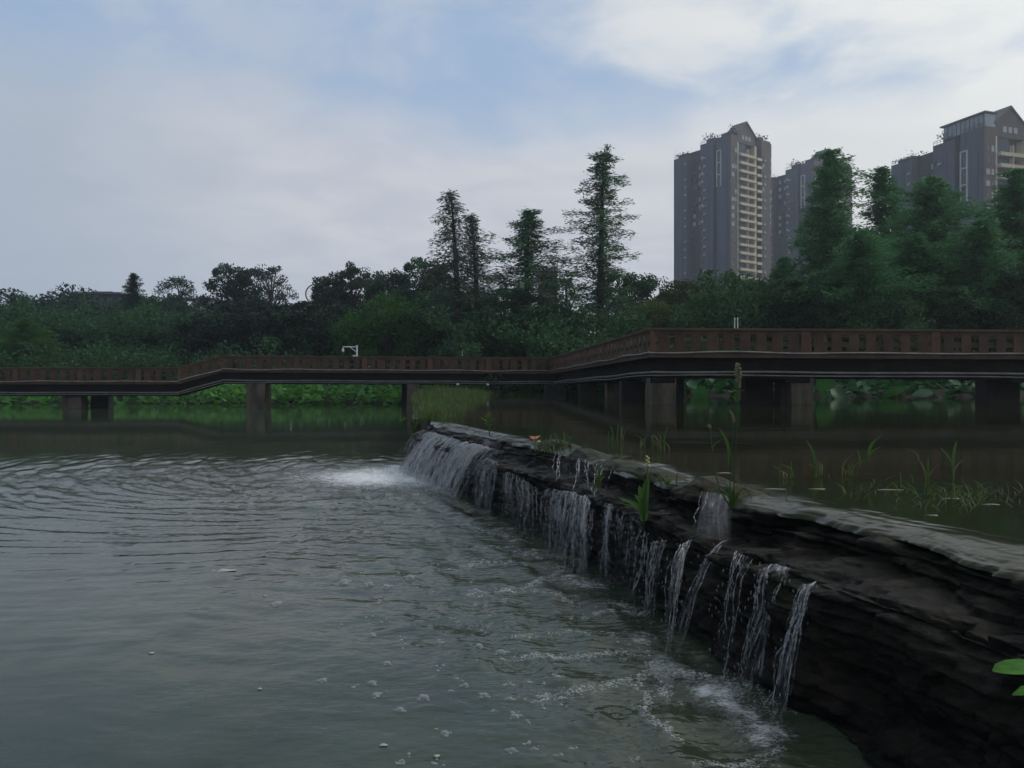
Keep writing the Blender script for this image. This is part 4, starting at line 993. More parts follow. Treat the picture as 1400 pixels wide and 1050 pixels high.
# blossoms
for k, (px, py, s, lab) in enumerate([(411, 523.5, 1.0, 'leftmost white lotus blossom under the middle span'), (472, 524, 1.25, 'largest white lotus blossom at the centre of the middle span'), (450, 526.5, 0.8, 'small white blossom just left of the largest one'),
                                      (493, 525.5, 0.8, 'small white blossom just right of the largest one'), (430, 532, 0.7, 'low small blossom among leaves under the middle span'), (626, 527.5, 0.9, 'pale pinkish blossom cluster beyond the grassy bank'), (667, 527.5, 0.8, 'white blossom right of the pinkish cluster, beyond the grassy bank')]):
    d = 58 if k < 5 else 44; c = P(px, py, d); zb = 0.0 if k < 5 else 0.9
    root = thing('lotus_flower', lab, 'lotus flower', (c[0], c[1], zb), 0, 'white lotus blossoms')
    h = c[2] - zb; b = MB()
    for ring, (nn, tlt, ln) in enumerate(((6, 0.25, 0.17), (8, 0.75, 0.19))):
        for j in range(nn):
            a = 2 * math.pi * j / nn + ring * 0.3; dv = Vector((math.cos(a), math.sin(a), 0)); q = []
            for t in (0, 0.35, 0.7, 1.0): q.append(Vector((0, 0, h)) + dv * (ln * s * math.sin(tlt) * t * (1.2 - 0.4 * t)) + Vector((0, 0, ln * s * math.cos(tlt) * t)))
            b.blade(q, [0.02 * s, 0.06 * s, 0.055 * s, 0.008 * s], dv.cross(Vector((0, 0, 1))), 0.2)
    b.build('petals', MT['petal'], root, True)
    b = MB(); b.tube([(0.03, 0, 0), (0, 0, h)], 0.012, 6); b.build('stalk', MT['grass_green'], root)

# ------------------------------------------------------------------ plants on the weir and in the upper pool
def blade_part(root, name, base, tip, w, mat, bend=0.12, seg=7, face=None):
    base = Vector(base); tip = Vector(tip); d = tip - base; L = d.length
    side = Vector((1, 0.25, 0)) if face is None else Vector(face)
    lat = Vector((d.x, d.y, 0)); pts = []; wd = []
    for k in range(seg + 1):
        t = k / seg; p = base + d * t + Vector((0, 0, bend * L * math.sin(math.pi * t) * 0.7)) - lat * (0.35 * math.sin(math.pi * t))
        pts.append(p); wd.append(w * (0.45 + 0.75 * math.sin(math.pi * min(1, t * 0.85 + 0.12))) * (1 if t < 0.98 else 0.1))
    wd[-1] = w * 0.05
    b = MB(); b.blade(pts, wd, side); return b.build(name, MT[mat], root, True)
def px_blade(root, base_px, tip_px, wpx, d, mat, dd=0.0, name='blade', bend=0.08):
    o = Vector(root.location)
    a = Vector(P(base_px[0], base_px[1], d)) - o; b = Vector(P(tip_px[0], tip_px[1], d + dd)) - o
    return blade_part(root, name, a, b, wpx * d / FPX, mat, bend)
def plant(name, label, base, z, blades, cat='grass tuft', group='grass tufts on the weir and upper pool'):
    w = PZ(base[0], base[1], z); root = thing(name, label, cat, w, 0, group)
    rs = np.random.default_rng(int(base[0] * 7))
    for (bp_, tp, wd, mat) in blades:
        px_blade(root, bp_, tp, wd, w[1], mat, rs.normal(0, 0.04) * w[1] * 0.1)
    for k in range(7 if cat == 'grass tuft' else 0):      # short thin blades round the foot
        bx = base[0] + rs.normal(0, 7); a = (bx, base[1] + rs.normal(0, 1)); h = rs.uniform(7, 24)
        px_blade(root, a, (bx + rs.normal(0, 9), a[1] - h), rs.uniform(0.4, 0.9), w[1], (G, D)[k % 3 == 0], rs.normal(0, 0.05))
    return root
G, D = 'grass_green', 'grass_dry'
# broad leaved plant on the face
r = plant('broadleaf_plant', 'bright green plant with broad pointed leaves growing from the weir face', (880, 716), 0.80,
          [((880, 712), (845, 680), 6.0, G), ((878, 706), (848, 688), 3.5, G), ((880, 705), (874, 664), 5.0, G), ((882, 700), (886, 650), 4.5, G), ((881, 708), (868, 676), 4.0, G)], 'plant', None)
b = MB(); d0 = r.location[1]; o0 = Vector(r.location)
pts = [Vector(P(x, y, d0)) - o0 for x, y in ((880, 718), (881, 690), (884, 660), (886, 632))]; b.tube(pts, [0.009, 0.008, 0.006, 0.004], 7); b.build('stem', MT[G], r, True)
b = MB()
for k in range(9): b.ball(tuple(Vector(P(885.5 + (k % 3 - 1) * 1.6, 624 + k * 1.6, d0)) - o0), 0.009, 6, 4)
b.build('flower_head', MT['yellow_leaf'], r, True)
# tall tuft with seed stems
r = plant('tall_grass_tuft', 'tall grass tuft on the crest with bent seed heads and a long flower spike', (1003, 695), 0.985,
          [((998, 692), (975, 662), 1.2, G), ((999, 692), (958, 668), 1.0, D), ((1001, 692), (985, 655), 1.0, G), ((1004, 692), (1012, 655), 1.1, D), ((1006, 692), (1024, 662), 1.2, G), ((1004, 692), (1036, 668), 1.0, G), ((1002, 692), (1018, 668), 1.4, G),
           ((1000, 692), (991, 664), 1.3, G), ((997, 636), (983, 585), 2.2, G), ((974, 620), (993, 598), 1.1, G), ((1008, 692), (1044, 676), 0.9, D), ((996, 693), (966, 680), 0.9, D)], 'grass tuft')
d0 = r.location[1]; o0 = Vector(r.location)
for px_pts, rad in (([(1000, 695), (985, 672), (976, 640), (973, 610), (971, 585)], 0.0045), ([(1000, 695), (998, 668), (999, 630), (1002, 600), (1003, 578)], 0.004), ([(1003, 695), (1004, 640), (1007, 590), (1008, 545), (1010, 495)], 0.004)):
    b = MB(); b.tube([Vector(P(x, y, d0)) - o0 for x, y in px_pts], [rad, rad, rad * .9, rad * .8, rad * .6], 6); b.build('stem', MT['grass_green'], r, True)
b = MB()
rs = np.random.default_rng(3)
for k in range(140):
    t = rs.random(); w = 4.6 * math.sin(math.pi * min(1, 0.12 + 0.86 * (1 - t))) ** 0.8
    q = P(1008.5 + 2.0 * (1 - t) + rs.uniform(-1, 1) * w, 530 - 33 * t, d0 + rs.uniform(-1, 1) * 0.02)
    b.ball(tuple(Vector(q) - o0), 0.0075, 5, 3)
b.build('flower_spike', pmat('seed_spike', (0.20, 0.17, 0.11), (0.13, 0.13, 0.08), 40, 0.9), r, True)
for bq, tq in (((1008, 541), (1000, 530)), ((1008, 541), (1018, 533)), ((1009, 541), (1008, 530)), ((1007, 545), (1003, 538)), ((1007, 552), (1001, 541)), ((1007, 552), (1014, 544))):
    px_blade(r, bq, tq, 1.6, d0, 'grass_green', 0, 'leaf')
for bq, tq in (((1003, 578), (997, 560)), ((1003, 578), (1006, 572)), ((971, 586), (963, 582)), ((971, 586), (968, 579))):
    px_blade(r, bq, tq, 2.0, d0, D, 0, 'seed_head')
# leafy plantlet and end clumps
plant('leafy_plantlet', 'small leafy upright plant at the far end of the weir crest', (668, 596), 1.0,
      [((668, 582), (656, 571), 1.8, G), ((668, 580), (679, 572), 1.8, G), ((668, 580), (663, 567), 1.7, G), ((668, 580), (673, 565), 1.7, G), ((668, 578), (668, 562), 1.6, G), ((668, 584), (660, 578), 1.5, G), ((668, 584), (677, 579), 1.5, G), ((669, 597), (668, 568), 1.0, G)], 'plant', None)
plant('leafy_plantlet', 'yellow green leafy sprig beside the pier at the very end of the weir', (552, 590), 0.35,
      [((552, 582), (547, 571), 2.0, G), ((552, 580), (557, 570), 2.0, G), ((552, 582), (545, 578), 1.8, G), ((552, 582), (559, 577), 1.8, G), ((552, 592), (552, 567), 1.1, G)], 'plant', None)
plant('grass_tuft', 'low grass clump between the leafy sprig and the sliding water', (572, 590), 0.6,
      [((566 + k * 1.6, 592), (558 + k * 2.9, 572 + (k * 7) % 9), 0.9, (G, D)[k % 2]) for k in range(11)])
plant('grass_tuft', 'small tuft on the ledge left of the broad-leaved plant', (818, 668), 0.86,
      [((818, 668), (800, 643), 0.9, D), ((818, 668), (826, 632), 1.0, G), ((818, 666), (822, 640), 1.3, G), ((817, 668), (812, 642), 1.1, G), ((819, 668), (829, 650), 1.2, G), ((816, 668), (806, 628), 0.7, D)])
plant('grass_tuft', 'weedy tuft on the crest right of the orange dead leaf', (770, 612), 1.0,
      [((766, 612), (756, 592), 0.8, G), ((769, 612), (764, 598), 0.9, G), ((772, 612), (770, 590), 0.8, D), ((780, 612), (768, 588), 0.9, G), ((778, 610), (784, 594), 0.8, G), ((774, 614), (790, 606), 0.8, D), ((764, 614), (748, 606), 0.8, D)])
plant('grass_tuft', 'two straight blades in the upper pool behind the crest middle', (842, 604), 1.0,
      [((838, 602), (833, 581), 1.0, G), ((844, 604), (847, 579), 1.0, G)])
plant('grass_tuft', 'two slanting thin blades left of the tall flower stems', (884, 613), 1.0,
      [((882, 612), (867, 594), 0.7, G), ((894, 614), (886, 600), 0.6, G), ((881, 614), (880, 606), 0.6, D)])
plant('grass_tuft', 'single curved blade standing in the upper pool above the brown stone', (908, 617), 1.0,
      [((908, 617), (914, 582), 1.1, G), ((909, 617), (905, 600), 0.6, D)])
plant('grass_tuft', 'grass with one wide upright blade and dry stubs, leftmost in the near upper pool', (1116, 652), 1.0,
      [((1115, 650), (1102, 601), 2.1, G), ((1116, 652), (1119, 629), 1.6, D), ((1120, 652), (1124, 632), 1.4, G), ((1113, 655), (1110, 636), 0.8, G), ((1133, 655), (1134, 648), 0.7, D)])
plant('grass_tuft', 'short bent pale stubs left of the wide upright blade', (1075, 654), 1.0,
      [((1076, 653), (1066, 643), 1.6, D), ((1084, 652), (1066, 634), 1.2, G), ((1074, 655), (1062, 652), 0.8, D)])
plant('grass_tuft', 'tuft with a long wide blade leaning right over the dark pool', (1165, 650), 1.0,
      [((1188, 628), (1207, 594), 2.2, G), ((1188, 630), (1206, 610), 1.6, G), ((1152, 650), (1168, 620), 1.1, D), ((1176, 640), (1172, 614), 0.9, G), ((1160, 648), (1184, 632), 1.2, D), ((1163, 650), (1200, 648), 0.8, G), ((1164, 650), (1190, 626), 0.9, G)])
plant('grass_tuft', 'fan of crossing blades in the middle of the near upper pool', (1269, 677), 1.0,
      [((1269, 677), (1269, 625), 1.9, G), ((1268, 672), (1286, 633), 1.0, D), ((1266, 665), (1257, 629), 1.3, D), ((1256, 630), (1238, 613), 0.9, D), ((1252, 684), (1226, 663), 1.6, G), ((1232, 674), (1230, 643), 1.0, G), ((1248, 660), (1244, 648), 0.8, D), ((1272, 678), (1277, 662), 0.8, G), ((1226, 670), (1218, 659), 1.2, D)])
plant('grass_tuft', 'tall dark blades with a yellow stub, rightmost in the near upper pool', (1306, 684), 1.0,
      [((1303, 648), (1308, 602), 2.2, G), ((1303, 655), (1283, 610), 1.1, G), ((1304, 655), (1318, 628), 1.4, D), ((1315, 674), (1286, 660), 2.0, G), ((1312, 674), (1316, 663), 1.6, D), ((1303, 686), (1303, 648), 0.9, G), ((1340, 694), (1318, 682), 1.8, G)])
plant('grass_tuft', 'small sprouts on the brown stone of the crest', (913, 664), 1.02,
      [((912, 664), (908, 652), 1.0, G), ((914, 664), (916, 650), 1.0, G), ((913, 664), (921, 656), 0.8, G), ((911, 664), (905, 660), 0.8, G)])
rs = np.random.default_rng(15); n = 240
px_ = np.concatenate([rs.normal(1270, 70, n // 2), rs.uniform(1190, 1480, n - n // 2)]); py_ = rs.normal(678, 9, n) + (px_ - 1270) * 0.06
P0 = np.array([PZ(a, max(b_, 655), 1.0) for a, b_ in zip(px_, py_)])
V, F = blades_np(P0, rs.uniform(0.03, 0.13, n), rs.uniform(0.002, 0.005, n), 2.2, 16, 0.9)
tag(link('water_weeds', mesh_np('water_weeds', V, F, smooth=False), MT['grass']), 'tangle of limp weeds lying on the water of the near upper pool', 'weeds', kind='stuff')
n = 700; yy_ = rs.uniform(6.3, 15.5, n); xx_ = crestX(yy_) + rs.normal(0.12, 0.12, n)
V, F = blades_np(np.stack([xx_, yy_, np.full(n, 0.98)], 1), rs.uniform(0.02, 0.10, n) * (fbm(np.stack([yy_ * 1.5, 0 * yy_, 0 * yy_], -1), 3) > -0.05) + 0.004, rs.uniform(0.0015, 0.004, n), 1.0, 17, 0.5)
tag(link('crest_moss', mesh_np('crest_moss', V, F, smooth=False), MT['grass']), 'short weeds and moss tufts growing along the middle of the crest', 'moss', kind='stuff')
# low weeds along the crest
plant('grass_tuft', 'creeping weeds below the orange dead leaf on the crest edge', (745, 616), 1.0,
      [((732 + k * 4.2, 617 + k * 0.6), (728 + k * 4.9, 606 + (k * 5) % 9), 0.8, (G, D)[k % 2]) for k in range(9)])
# wide leaf of a plant reaching in from the right
root = thing('broad_leaf', 'blurred bright green leaf reaching in at the right edge beside the dark stone', 'leaf', P(1440, 930, 1.75))
o0 = Vector(root.location)
b = MB(); q = [Vector(P(x, y, 1.75)) - o0 for x, y in ((1440, 920), (1420, 914), (1400, 911), (1380, 912), (1364, 914), (1357, 917))]
b.blade(q, [0.018, 0.022, 0.024, 0.022, 0.014, 0.002], (0.1, 0.75, 0.35)); b.build('blade', MT['fresh_leaf'], root, True)
b = MB(); q = [Vector(P(x, y, 1.78)) - o0 for x, y in ((1440, 952), (1420, 944), (1400, 944), (1384, 950))]
b.blade(q, [0.014, 0.016, 0.014, 0.002], (0.1, 0.75, 0.35)); b.build('blade', MT['fresh_leaf'], root, True)
b = MB(); b.tube([Vector(P(1440, 920, 1.75)) - o0, Vector(P(1450, 980, 1.76)) - o0, Vector((1.95, 2.0, 0.35)) - o0], [0.004, 0.005, 0.006], 6); b.build('stem', MT[G], root, True)

# dead leaves, floating bits, painted glints on the upper pool
def flat_leaf(name, label, px, py, z, wpx, hpx, mat, cat, curl=0.2, rot=0.0, group=None):
    w = PZ(px, py, z); s = w[1] / FPX; b = MB(); n = 14
    hw = wpx * s / 2; hd = hpx * s / 2 * (w[1] / (CAMZ - z)) * 0.8
    ring = []
    for j in range(n):
        a = 2 * math.pi * j / n; k = 1 + 0.18 * math.sin(3 * a + px) + 0.1 * math.sin(5 * a)
        ring.append((hw * k * math.cos(a), hd * k * math.sin(a), curl * hw * (math.cos(a) ** 2)))
    b.v = [(0, 0, 0)] + ring + [(0, 0, -0.004)] + [(x, y, zz - 0.004) for x, y, zz in ring]
    for j in range(n):
        k = (j + 1) % n
        b.f += [(0, 1 + j, 1 + k), (n + 1, n + 2 + k, n + 2 + j), (1 + j, n + 2 + j, n + 2 + k, 1 + k)]
    o = b.build(name, MT[mat], None, True); o.location = (w[0], w[1], z + 0.004); o.rotation_euler = (0, 0, rot)
    return tag(o, label, cat, group)
flat_leaf('dead_leaf', 'orange brown dead leaf curled up on the weir crest', 730, 599, 1.0, 15, 5, 'dead_leaf', 'leaf', 0.35)
flat_leaf('dead_leaf', 'pale yellow leaf lying beside the orange dead leaf', 731, 604, 0.99, 14, 3, 'yellow_leaf', 'leaf', 0.12)
flat_leaf('scrap_and_glint', 'largest pale scrap floating alone on the calm left water', 303, 780, 0.004, 34, 5, 'fleck', 'floating scrap', 0.0, 0, 'pale scraps floating on the pools')
for px, py, w_, h_, lab in ((524, 1019, 14, 6, 'pale fleck floating near the bottom edge, left one of two'), (597, 1034, 10, 6, 'pale fleck floating near the bottom edge, right one of two'), (207, 893, 9, 4, 'tiny pale fleck on the smooth green water at the left'),
                            (355, 942, 7, 4, 'tiny pale fleck on the smooth water at lower left'), (362, 815, 5, 3, 'tiny fleck just above the lone left bubble')):
    flat_leaf('scrap_and_glint', lab, px, py, 0.003, w_ * 0.8, h_ * 0.7, 'fleck', 'floating scrap', 0.0, 0, 'pale scraps floating on the pools')
for px, py, w_, lab in ((1215, 670, 60, 'long painted glint streak left of the crossing blades'), (1300, 682, 40, 'yellowish painted glint under the rightmost tall blades'),
                        (1275, 705, 26, 'pale painted glint on the water below the crossing blades'), (1118, 669, 36, 'thin painted glint under the wide upright blade'), (1355, 690, 40, 'painted glint near the right edge of the upper pool'), (990, 647, 34, 'painted glint behind the tall grass tuft'), (1058, 669, 50, 'long thin painted glint close to the crest right of the tall tuft')):
    flat_leaf('scrap_and_glint', lab, px, py, 1.0, w_ * 0.6, 1.8, 'glint_streak', 'floating scrap', 0.0, 0, 'pale scraps floating on the pools')  # flat pale patches standing in for glints on the water
# loose stones on the crest
def stone(label, px, py, z, r, mat, sq=0.6):
    w = PZ(px, py, z); b = MB(); b.ball((0, 0, 0), 1.0, 40, 24); v = np.array(b.v)
    n = fbm(v * 1.1 + px, 5) * 1.5 - 0.25 * np.abs(fbm(v * 2.3 + px, 3)); v = v * (1 + 0.45 * n)[:, None] * np.array(r); b.v = [tuple(q) for q in v]
    o = b.build('stone', mat, None, True); o.location = w; return tag(o, label, 'stone')
MT['brown_stone'] = pmat('brown_stone', (0.045, 0.022, 0.012), (0.022, 0.013, 0.009), 8, 0.5, 0.6, 25)
MT['dark_stone'] = pmat('dark_stone', (0.010, 0.009, 0.008), (0.018, 0.016, 0.013), 8, 0.6, 0.6, 25)

# ------------------------------------------------------------------ towers
WBUD = {}
def shared_box(key, dims, mat):
    if key not in WBUD:
        b = MB(); b.box(*dims); me = b.mesh(key.split(':')[0]); me.materials.append(MT[mat]); WBUD[key] = me
    return WBUD[key]
def put(name, me, parent, loc, rz=0.0):
    o = bpy.data.objects.new(name, me); COL.objects.link(o); o.parent = parent; o.location = loc; o.rotation_euler = (0, 0, rz); return o
def tower(label, corner_px, d, H, psi, W1, W2, seed, floors_seen, pent=False):
    a = math.atan2(corner_px - 700, FPX); phi = R(psi) - a
    x = (corner_px - 700) / FPX * d
    root = thing('residential_tower', label, 'tower block', (x, d, 1.5), phi, 'residential towers')
    rs = random.Random(seed); FH = 3.0; Hh = H - 1.5
    k1, k2 = W1 / 27.0, W2 / 25.0
    # walls of the left face (plane x = 0, running along +y) and right face (plane y = 0, running along +x)
    b = MB()
    b.box(0.0, 9 * k2, 0.0, 6.0 * k1, 0, Hh); b.box(0.0, 9 * k2, 7.6 * k1, 13.8 * k1, 0, Hh - 0.6)
    b.box(0.0, 8 * k2, 20.2 * k1, W1, 0, Hh - (3.2 if not pent else 2.2)); b.build('wall', MT['tower_grey'], root)
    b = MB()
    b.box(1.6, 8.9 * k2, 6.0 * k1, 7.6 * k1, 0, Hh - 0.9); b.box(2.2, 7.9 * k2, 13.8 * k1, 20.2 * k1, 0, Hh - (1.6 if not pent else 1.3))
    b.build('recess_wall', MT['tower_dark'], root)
    b = MB()
    b.box(0.0, 3.9 * k2, -0.35, -0.003, 0, Hh + 0.2); b.box(17.8 * k2, 23.2 * k2, -0.6, 8, 0, Hh + 1.2); b.box(23.2 * k2, W2, 0.2, 10, 0, Hh + 0.9)
    b.box(9.005 * k2, 17.79 * k2, 1.9, W1 * 0.72, 0, Hh - 0.4)
    b.build('brown_wall', MT['tower_brown'], root)
    b = MB(); b.box(13.9 * k2, 15.0 * k2, -0.4, 1.895, 0, Hh - 2); b.box(3.905 * k2, 4.5 * k2, -0.3, 1.895, 0, Hh - 2)
    b.build('column', MT['tower_beige'], root)
    # gable over the balconies
    g0, g1, gz = 4.0 * k2, 14.2 * k2, Hh - 0.1
    b = MB(); gm = (g0 + g1) / 2
    b.add([(g0, -0.2, gz - 2.0), (g1, -0.2, gz - 2.0), (g1, -0.2, gz + 1.6), (gm, -0.2, gz + 6.0), (g0, -0.2, gz + 1.6), (g0, 5, gz - 2.0), (g1, 5, gz - 2.0), (g1, 5, gz + 1.6), (gm, 5, gz + 6.0), (g0, 5, gz + 1.6)],
          [(0, 1, 2, 3, 4), (9, 8, 7, 6, 5), (0, 5, 6, 1), (1, 6, 7, 2), (4, 9, 5, 0)]); b.build('gable', MT['tower_brown'], root)
    b = MB()
    b.hexa([(g0 - 0.5, -0.6, gz + 1.3), (gm, -0.6, gz + 6.0), (gm, 5.3, gz + 6.0), (g0 - 0.5, 5.3, gz + 1.3), (g0 - 0.5, -0.6, gz + 1.75), (gm, -0.6, gz + 6.5), (gm, 5.3, gz + 6.5), (g0 - 0.5, 5.3, gz + 1.75)])
    b.hexa([(gm, -0.6, gz + 6.0), (g1 + 0.5, -0.6, gz + 1.3), (g1 + 0.5, 5.3, gz + 1.3), (gm, 5.3, gz + 6.0), (gm, -0.6, gz + 6.5), (g1 + 0.5, -0.6, gz + 1.75), (g1 + 0.5, 5.3, gz + 1.75), (gm, 5.3, gz + 6.5)])
    b.build('roof', MT['tower_roof'], root)
    for gx_ in (-1.9, 0.0, 1.9):
        put('window', shared_box('window:g', (-0.6, 0.6, -0.06, 0.0, 0, 1.5), 'window_pale'), root, (gm + gx_, -0.205, gz - 0.6))
    # roof slabs, parapets, sheds and rooftop rails
    for bx_ in ((1.5, 7.5 * k2, 0.8, 5.2 * k1, Hh + 0.003, Hh + 1.5), (2.0, 7 * k2, 8.2 * k1, 12.5 * k1, Hh - 0.597, Hh + 1.3), (1.2, 6.8 * k2, 20.8 * k1, W1 - 1.5, Hh - 3.197 if not pent else Hh - 2.197, Hh - 1.6 if not pent else Hh - 0.9), (17.9 * k2, 20.5 * k2, 0.5, 4, Hh + 1.203, Hh + 2.4)):
        b = MB(); b.box(*bx_); b.build('roof_shed', MT['tower_dark'], root, bevel=0.05)
    for (x0, y0, x1, y1, z) in ((0.1, 20.3 * k1, 0.1, W1 - 0.2, Hh - (3.2 if not pent else 2.2)), (0.1, 7.7 * k1, 0.1, 13.7 * k1, Hh - 0.6), (0.1, 0.2, 0.1, 5.9 * k1, Hh)):
        n = 6; b = MB()
        for q in range(n + 1): b.tube([(x0, y0 + (y1 - y0) * q / n, z), (x0, y0 + (y1 - y0) * q / n, z + 1.1)], 0.06, 4)
        b.tube([(x0, y0, z + 1.1), (x1, y1, z + 1.1)], 0.07, 4); b.tube([(x0, y0, z + 0.6), (x1, y1, z + 0.6)], 0.05, 4)
        b.build('roof_railing', MT['tower_roof'], root)
    # pale window frame high on the left face
    for q in range(3):
        z = Hh - 5.0 - q * 4.4
        b = MB(); y0, y1 = 4.2 * k1, 5.6 * k1
        b.box(-0.35, -0.003, y0 - 0.35, y0, z - 4.2, z); b.box(-0.35, -0.003, y1, y1 + 0.35, z - 4.2, z); b.box(-0.35, -0.003, y0 - 0.35, y1 + 0.35, z + 0.003, z + 0.35)
        f = b.build('window_frame', MT['frame_white'], root)
        put('pane', shared_box('pane:f%d' % int(k1 * 100), (-0.12, -0.01, 0.003, y1 - y0 - 0.003, 0.4, 3.9), 'window'), f, (0, y0, z - 4.2))
    for (px_, py_) in ((-0.06, 9.6 * k1), (-0.06, 13.5 * k1), (-0.06, 1.2 * k1), (-0.06, 22.5 * k1)):
        b = MB(); b.tube([(px_, py_, 2), (px_, py_, Hh - 4)], 0.07, 6); b.build('drain_pipe', MT['tower_dark'], root)
    b = MB()
    for f in range(3, int(Hh / 3.0) - 1):
        if (f * 7 + seed) % 5 < 4: b.box(-0.75, -0.003, 11.0 * k1, 11.9 * k1, f * 3.0 + 0.9, f * 3.0 + 1.6)
        if (f * 3 + seed) % 4 < 3: b.box(-0.45, -0.003, 20.6 * k1, 21.4 * k1, f * 3.0 + 1.0, f * 3.0 + 1.6)
        if (f * 5 + seed) % 3 < 2: b.box(18.9 * k2, 19.8 * k2, -1.1, -0.603, f * 3.0 + 0.5, f * 3.0 + 1.2)
    b.build('air_conditioners', MT['window_pale'], root)['kind'] = 'stuff'
    # storeys
    nf = int(Hh / FH) - 1; nwin = 0
    slab_big = (4.51 * k2, 13.895 * k2, -1.3, 1.89, 0.0, 0.16); par_w = (4.51 * k2, 13.895 * k2, -1.3, -1.12, 0.163, 0.95)
    for f in range(nf - 1, max(-1, nf - 1 - floors_seen), -1):
        z = f * FH + 0.4
        key = 'balcony:%d' % int(k2 * 1000)
        if key not in WBUD:
            b = MB(); b.box(*slab_big); b.box(*par_w); b.box(4.51 * k2, 4.66 * k2, -1.118, 1.2, 0.163, 0.95); b.box(9.1 * k2, 9.35 * k2, -1.117, 1.2, 0.163, 2.99)
            me = b.mesh('balcony'); me.materials.append(MT['tower_beige']); WBUD[key] = me
            b = MB(); b.box(15.01 * k2, 17.78 * k2, -0.9, 1.89, 0, 0.16); b.box(15.01 * k2, 17.78 * k2, -0.9, -0.75, 0.163, 0.95)
            me = b.mesh('balcony'); me.materials.append(MT['tower_beige']); WBUD[key + 's'] = me
        put('balcony', WBUD[key], root, (0, 0, z)); put('balcony', WBUD[key + 's'], root, (0, 0, z))
        m_ = lambda: rs.choice(['window', 'window', 'window_pale', 'window_pale'])
        spots = [('r', 0.6 * k2, -0.36, 1.3, 1.5), ('r', 2.4 * k2, -0.36, 0.9, 1.5), ('r', 5.3 * k2, 1.885, 2.6, 2.2), ('r', 10.0 * k2, 1.885, 2.8, 2.2), ('r', 15.6 * k2, 1.885, 1.6, 2.2), ('r', 23.5 * k2, 0.19, 1.2, 1.5), ('r', 18.6 * k2, -0.61, 0.8, 1.4),
                 ('l', 12.3 * k1, 0.0, 1.3, 1.0), ('l', 6.3 * k1, 1.59, 0.9, 1.6), ('l', 15.0 * k1, 2.19, 1.2, 1.5), ('l', 17.8 * k1, 2.19, 1.4, 1.5)]
        for (fc, u, off, w, h) in spots:
            if nwin >= 98: break
            if rs.random() < 0.06: continue
            mm = m_()
            if fc == 'r': put('window', shared_box('window:r%s%.1f%.1f' % (mm, w, h), (0, w, -0.06, 0, 0, h), mm), root, (u, off, z + 0.95))
            else: put('window', shared_box('window:l%s%.1f%.1f' % (mm, w, h), (-0.06, 0, 0, w, 0, h), mm), root, (off, u, z + 0.95))
            nwin += 1
        else:
            pass
    # windows of the lower storeys, one part
    b = MB(); zmax = (nf - 1 - floors_seen) * FH
    for f in range(nf - 10, -1, -1):
        z = f * FH + 0.4 + 0.95
        for (fc, u, off, w, h) in spots:
            if rs.random() < 0.12: continue
            if fc == 'r': b.box(u, u + w, off - 0.055, off, z + 0.0, z + h)
            else: b.box(off - 0.055, off, u, u + w, z, z + h)
    o = b.build('window_rows', MT['window'], root); o['kind'] = 'stuff'
    b = MB()
    for f in range(nf - 2, 2, -1):           # thin ledges and air-conditioner boxes in the recess
        if rs.random() < 0.75:
            y = rs.uniform(14.2, 18.5) * k1; b.box(1.3, 2.19, y, y + rs.uniform(0.9, 1.6), f * FH, f * FH + 0.75)
        if rs.random() < 0.6:
            b.box(0.9, 1.59, 6.2 * k1, 7.3 * k1, f * FH, f * FH + 0.6)
    o = b.build('air_conditioner_rows', MT['tower_grey'], root); o['kind'] = 'stuff'
    # rooftop planting
    C = []
    r2 = np.random.default_rng(seed)
    for (x0, x1, y0, y1, z, n) in ((0.3, 7 * k2, 20.5 * k1, W1, Hh - (2.6 if not pent else 1.6), 260), (0.3, 6 * k2, 8 * k1, 13.5 * k1, Hh + 1.4, 160), (1, 4 * k2, 0.3, 2, Hh + 1.8, 60), (18 * k2, 24 * k2, 0.5, 3, Hh + 2.4, 120)):
        c = np.stack([r2.uniform(x0, x1, n), r2.uniform(y0, y1, n), z + np.abs(r2.normal(0, 0.75, n)) * (1 + fbm(np.stack([np.arange(n) * 0.05, np.zeros(n), np.zeros(n)], -1), 2))], 1); C.append(c)
    V, F = quads_np(np.concatenate(C), 0.33, 0.6, seed=seed)
    o = link('roof_plants', mesh_np('roof_plants', V, F, smooth=False), MT['broad_dark'], root); o['kind'] = 'stuff'
    if pent:
        b = MB(); b.box(0.4, 3.8 * k2, -0.3, 11 * k1, Hh + 0.2, Hh + 3.6); b.build('glass_penthouse', MT['pent_glass'], root)
        b = MB(); b.box(-0.3, 3.9 * k2, -0.8, 11.6 * k1, Hh + 3.603, Hh + 3.95); b.build('penthouse_roof', MT['tower_roof'], root)
        b = MB(); 
        for q in range(9): b.box(0.3, 0.397, 0.2 + q * 1.2 * k1, 0.35 + q * 1.2 * k1, Hh + 0.2, Hh + 3.6)
        b.build('mullions', MT['tower_roof'], root)
    return root
tower('grey and beige high-rise with gabled roof, leftmost and fully seen of the towers', 998, 279, 90, 52, 26.8, 25, 1, 26)
tower('similar grey high-rise behind the broad conifer, middle one of the towers', 1112, 310, 89, 52, 27, 25, 2, 26)
tower('nearer grey tower with glass penthouse, rightmost and cut by the frame edge', 1344, 197, 66, 50, 30, 25, 3, 18, pent=True)

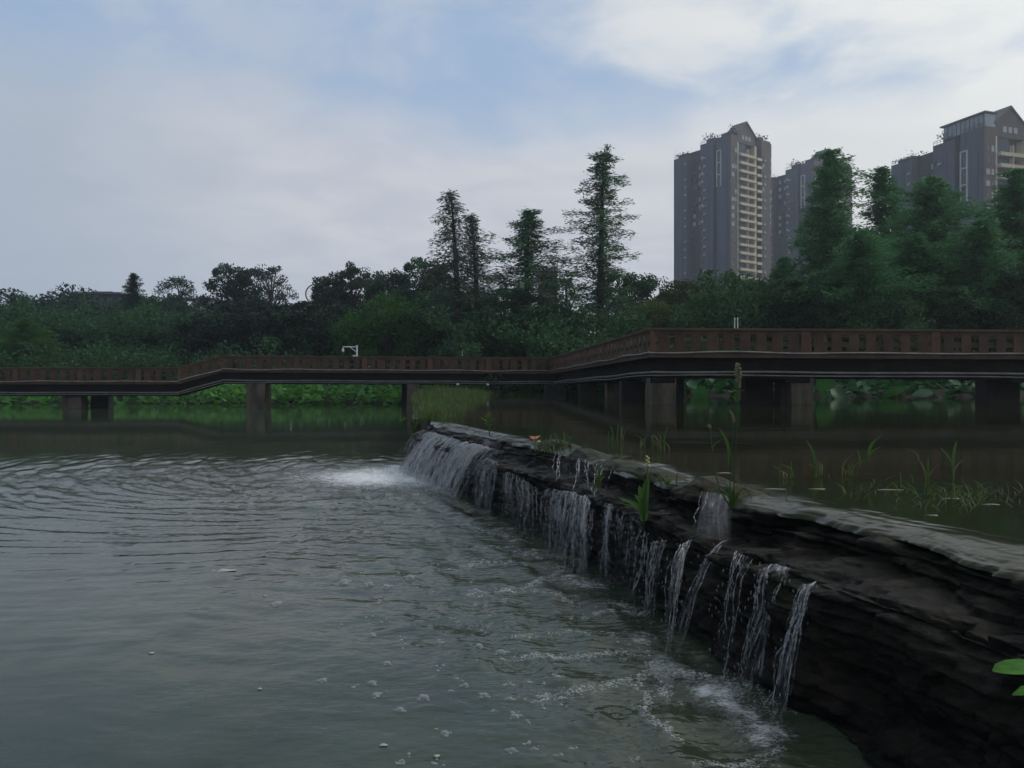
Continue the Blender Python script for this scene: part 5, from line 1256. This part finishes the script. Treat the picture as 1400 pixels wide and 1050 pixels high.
# low buildings behind the trees
def low_building(name, label, px0, px1, py_top, d, depth, wall, roofm, over=0.6):
    x0, x1 = (px0 - 700) / FPX * d, (px1 - 700) / FPX * d; zt = CAMZ + (HOR - py_top) / FPX * d
    root = thing(name, label, 'building', ((x0 + x1) / 2, d, 2.0)); w = (x1 - x0) / 2; h = zt - 2.0
    b = MB(); b.box(-w, w, 0, depth, 0, h - 0.6); b.build('wall', MT[wall], root)
    b = MB(); b.box(-w - over, w + over, -over, depth + over, h - 0.597, h - 0.25); b.box(-w * 0.7, w * 0.5, 0.5, depth * 0.8, h - 0.247, h); b.build('roof', MT[roofm], root)
    n = max(2, int(w * 2 / 3.0))
    for fl in range(max(1, int(h / 3.2))):
        for k in range(n):
            put('window', shared_box('window:low', (-0.6, 0.6, -0.06, 0, 0, 1.4), 'window'), root, (-w + (k + 0.5) * 2 * w / n, -0.003, h - 2.6 - fl * 3.2))
    return root
low_building('red_brick_building', 'red brick building top showing between the bushy conifer and the tallest one', 738, 762, 368, 150, 10, 'redbrick', 'tower_roof', 0.2)
low_building('dark_roofed_building', 'pale building with dark flat roof left of the dense bluish tree', 262, 292, 406, 140, 12, 'plaster', 'tower_roof')
low_building('long_roofed_building', 'long low building with dark roof behind the far left trees', 116, 162, 398, 150, 12, 'tower_dark', 'tower_roof')

# ring frame above the trees
c = P(431, 402, 112); root = thing('ring_frame', 'thin dark upright ring rising above the treeline, left of the domed tree', 'ring frame', (c[0], c[1], 1.8))
zc = c[2] - 1.8; rr = 13.0 / FPX * 112
b = MB(); b.tube([(rr * math.cos(a), 0, zc + rr * math.sin(a)) for a in np.linspace(0, 2 * math.pi, 41)], 0.10, 6, False); b.build('ring', MT['tower_roof'], root, True)
b = MB()
for k in range(8):
    a = math.pi * k / 8; b.tube([(-rr * math.cos(a), 0, zc - rr * math.sin(a)), (rr * math.cos(a), 0, zc + rr * math.sin(a))], 0.025, 4)
b.build('spokes', MT['plaster'], root)
b = MB(); b.tube([(0, 0, 0), (0, 0, zc - rr)], 0.12, 6); b.build('mast', MT['tower_roof'], root)

# ------------------------------------------------------------------ haze
m, t, out = newmat('haze_air')
pv_ = t.nodes.new('ShaderNodeVolumePrincipled'); pv_.inputs['Color'].default_value = (0.80, 0.87, 1.0, 1); pv_.inputs['Density'].default_value = 0.0006
pv_.inputs['Anisotropy'].default_value = 0.5
t.links.new(pv_.outputs[0], out.inputs['Volume'])
b = MB(); b.box(-260, 300, -60, 420, -3, 115)
hz = b.build('haze', m); hz['kind'] = 'stuff'; hz['label'] = 'thin pale haze in the air over the whole park'; hz['category'] = 'haze'
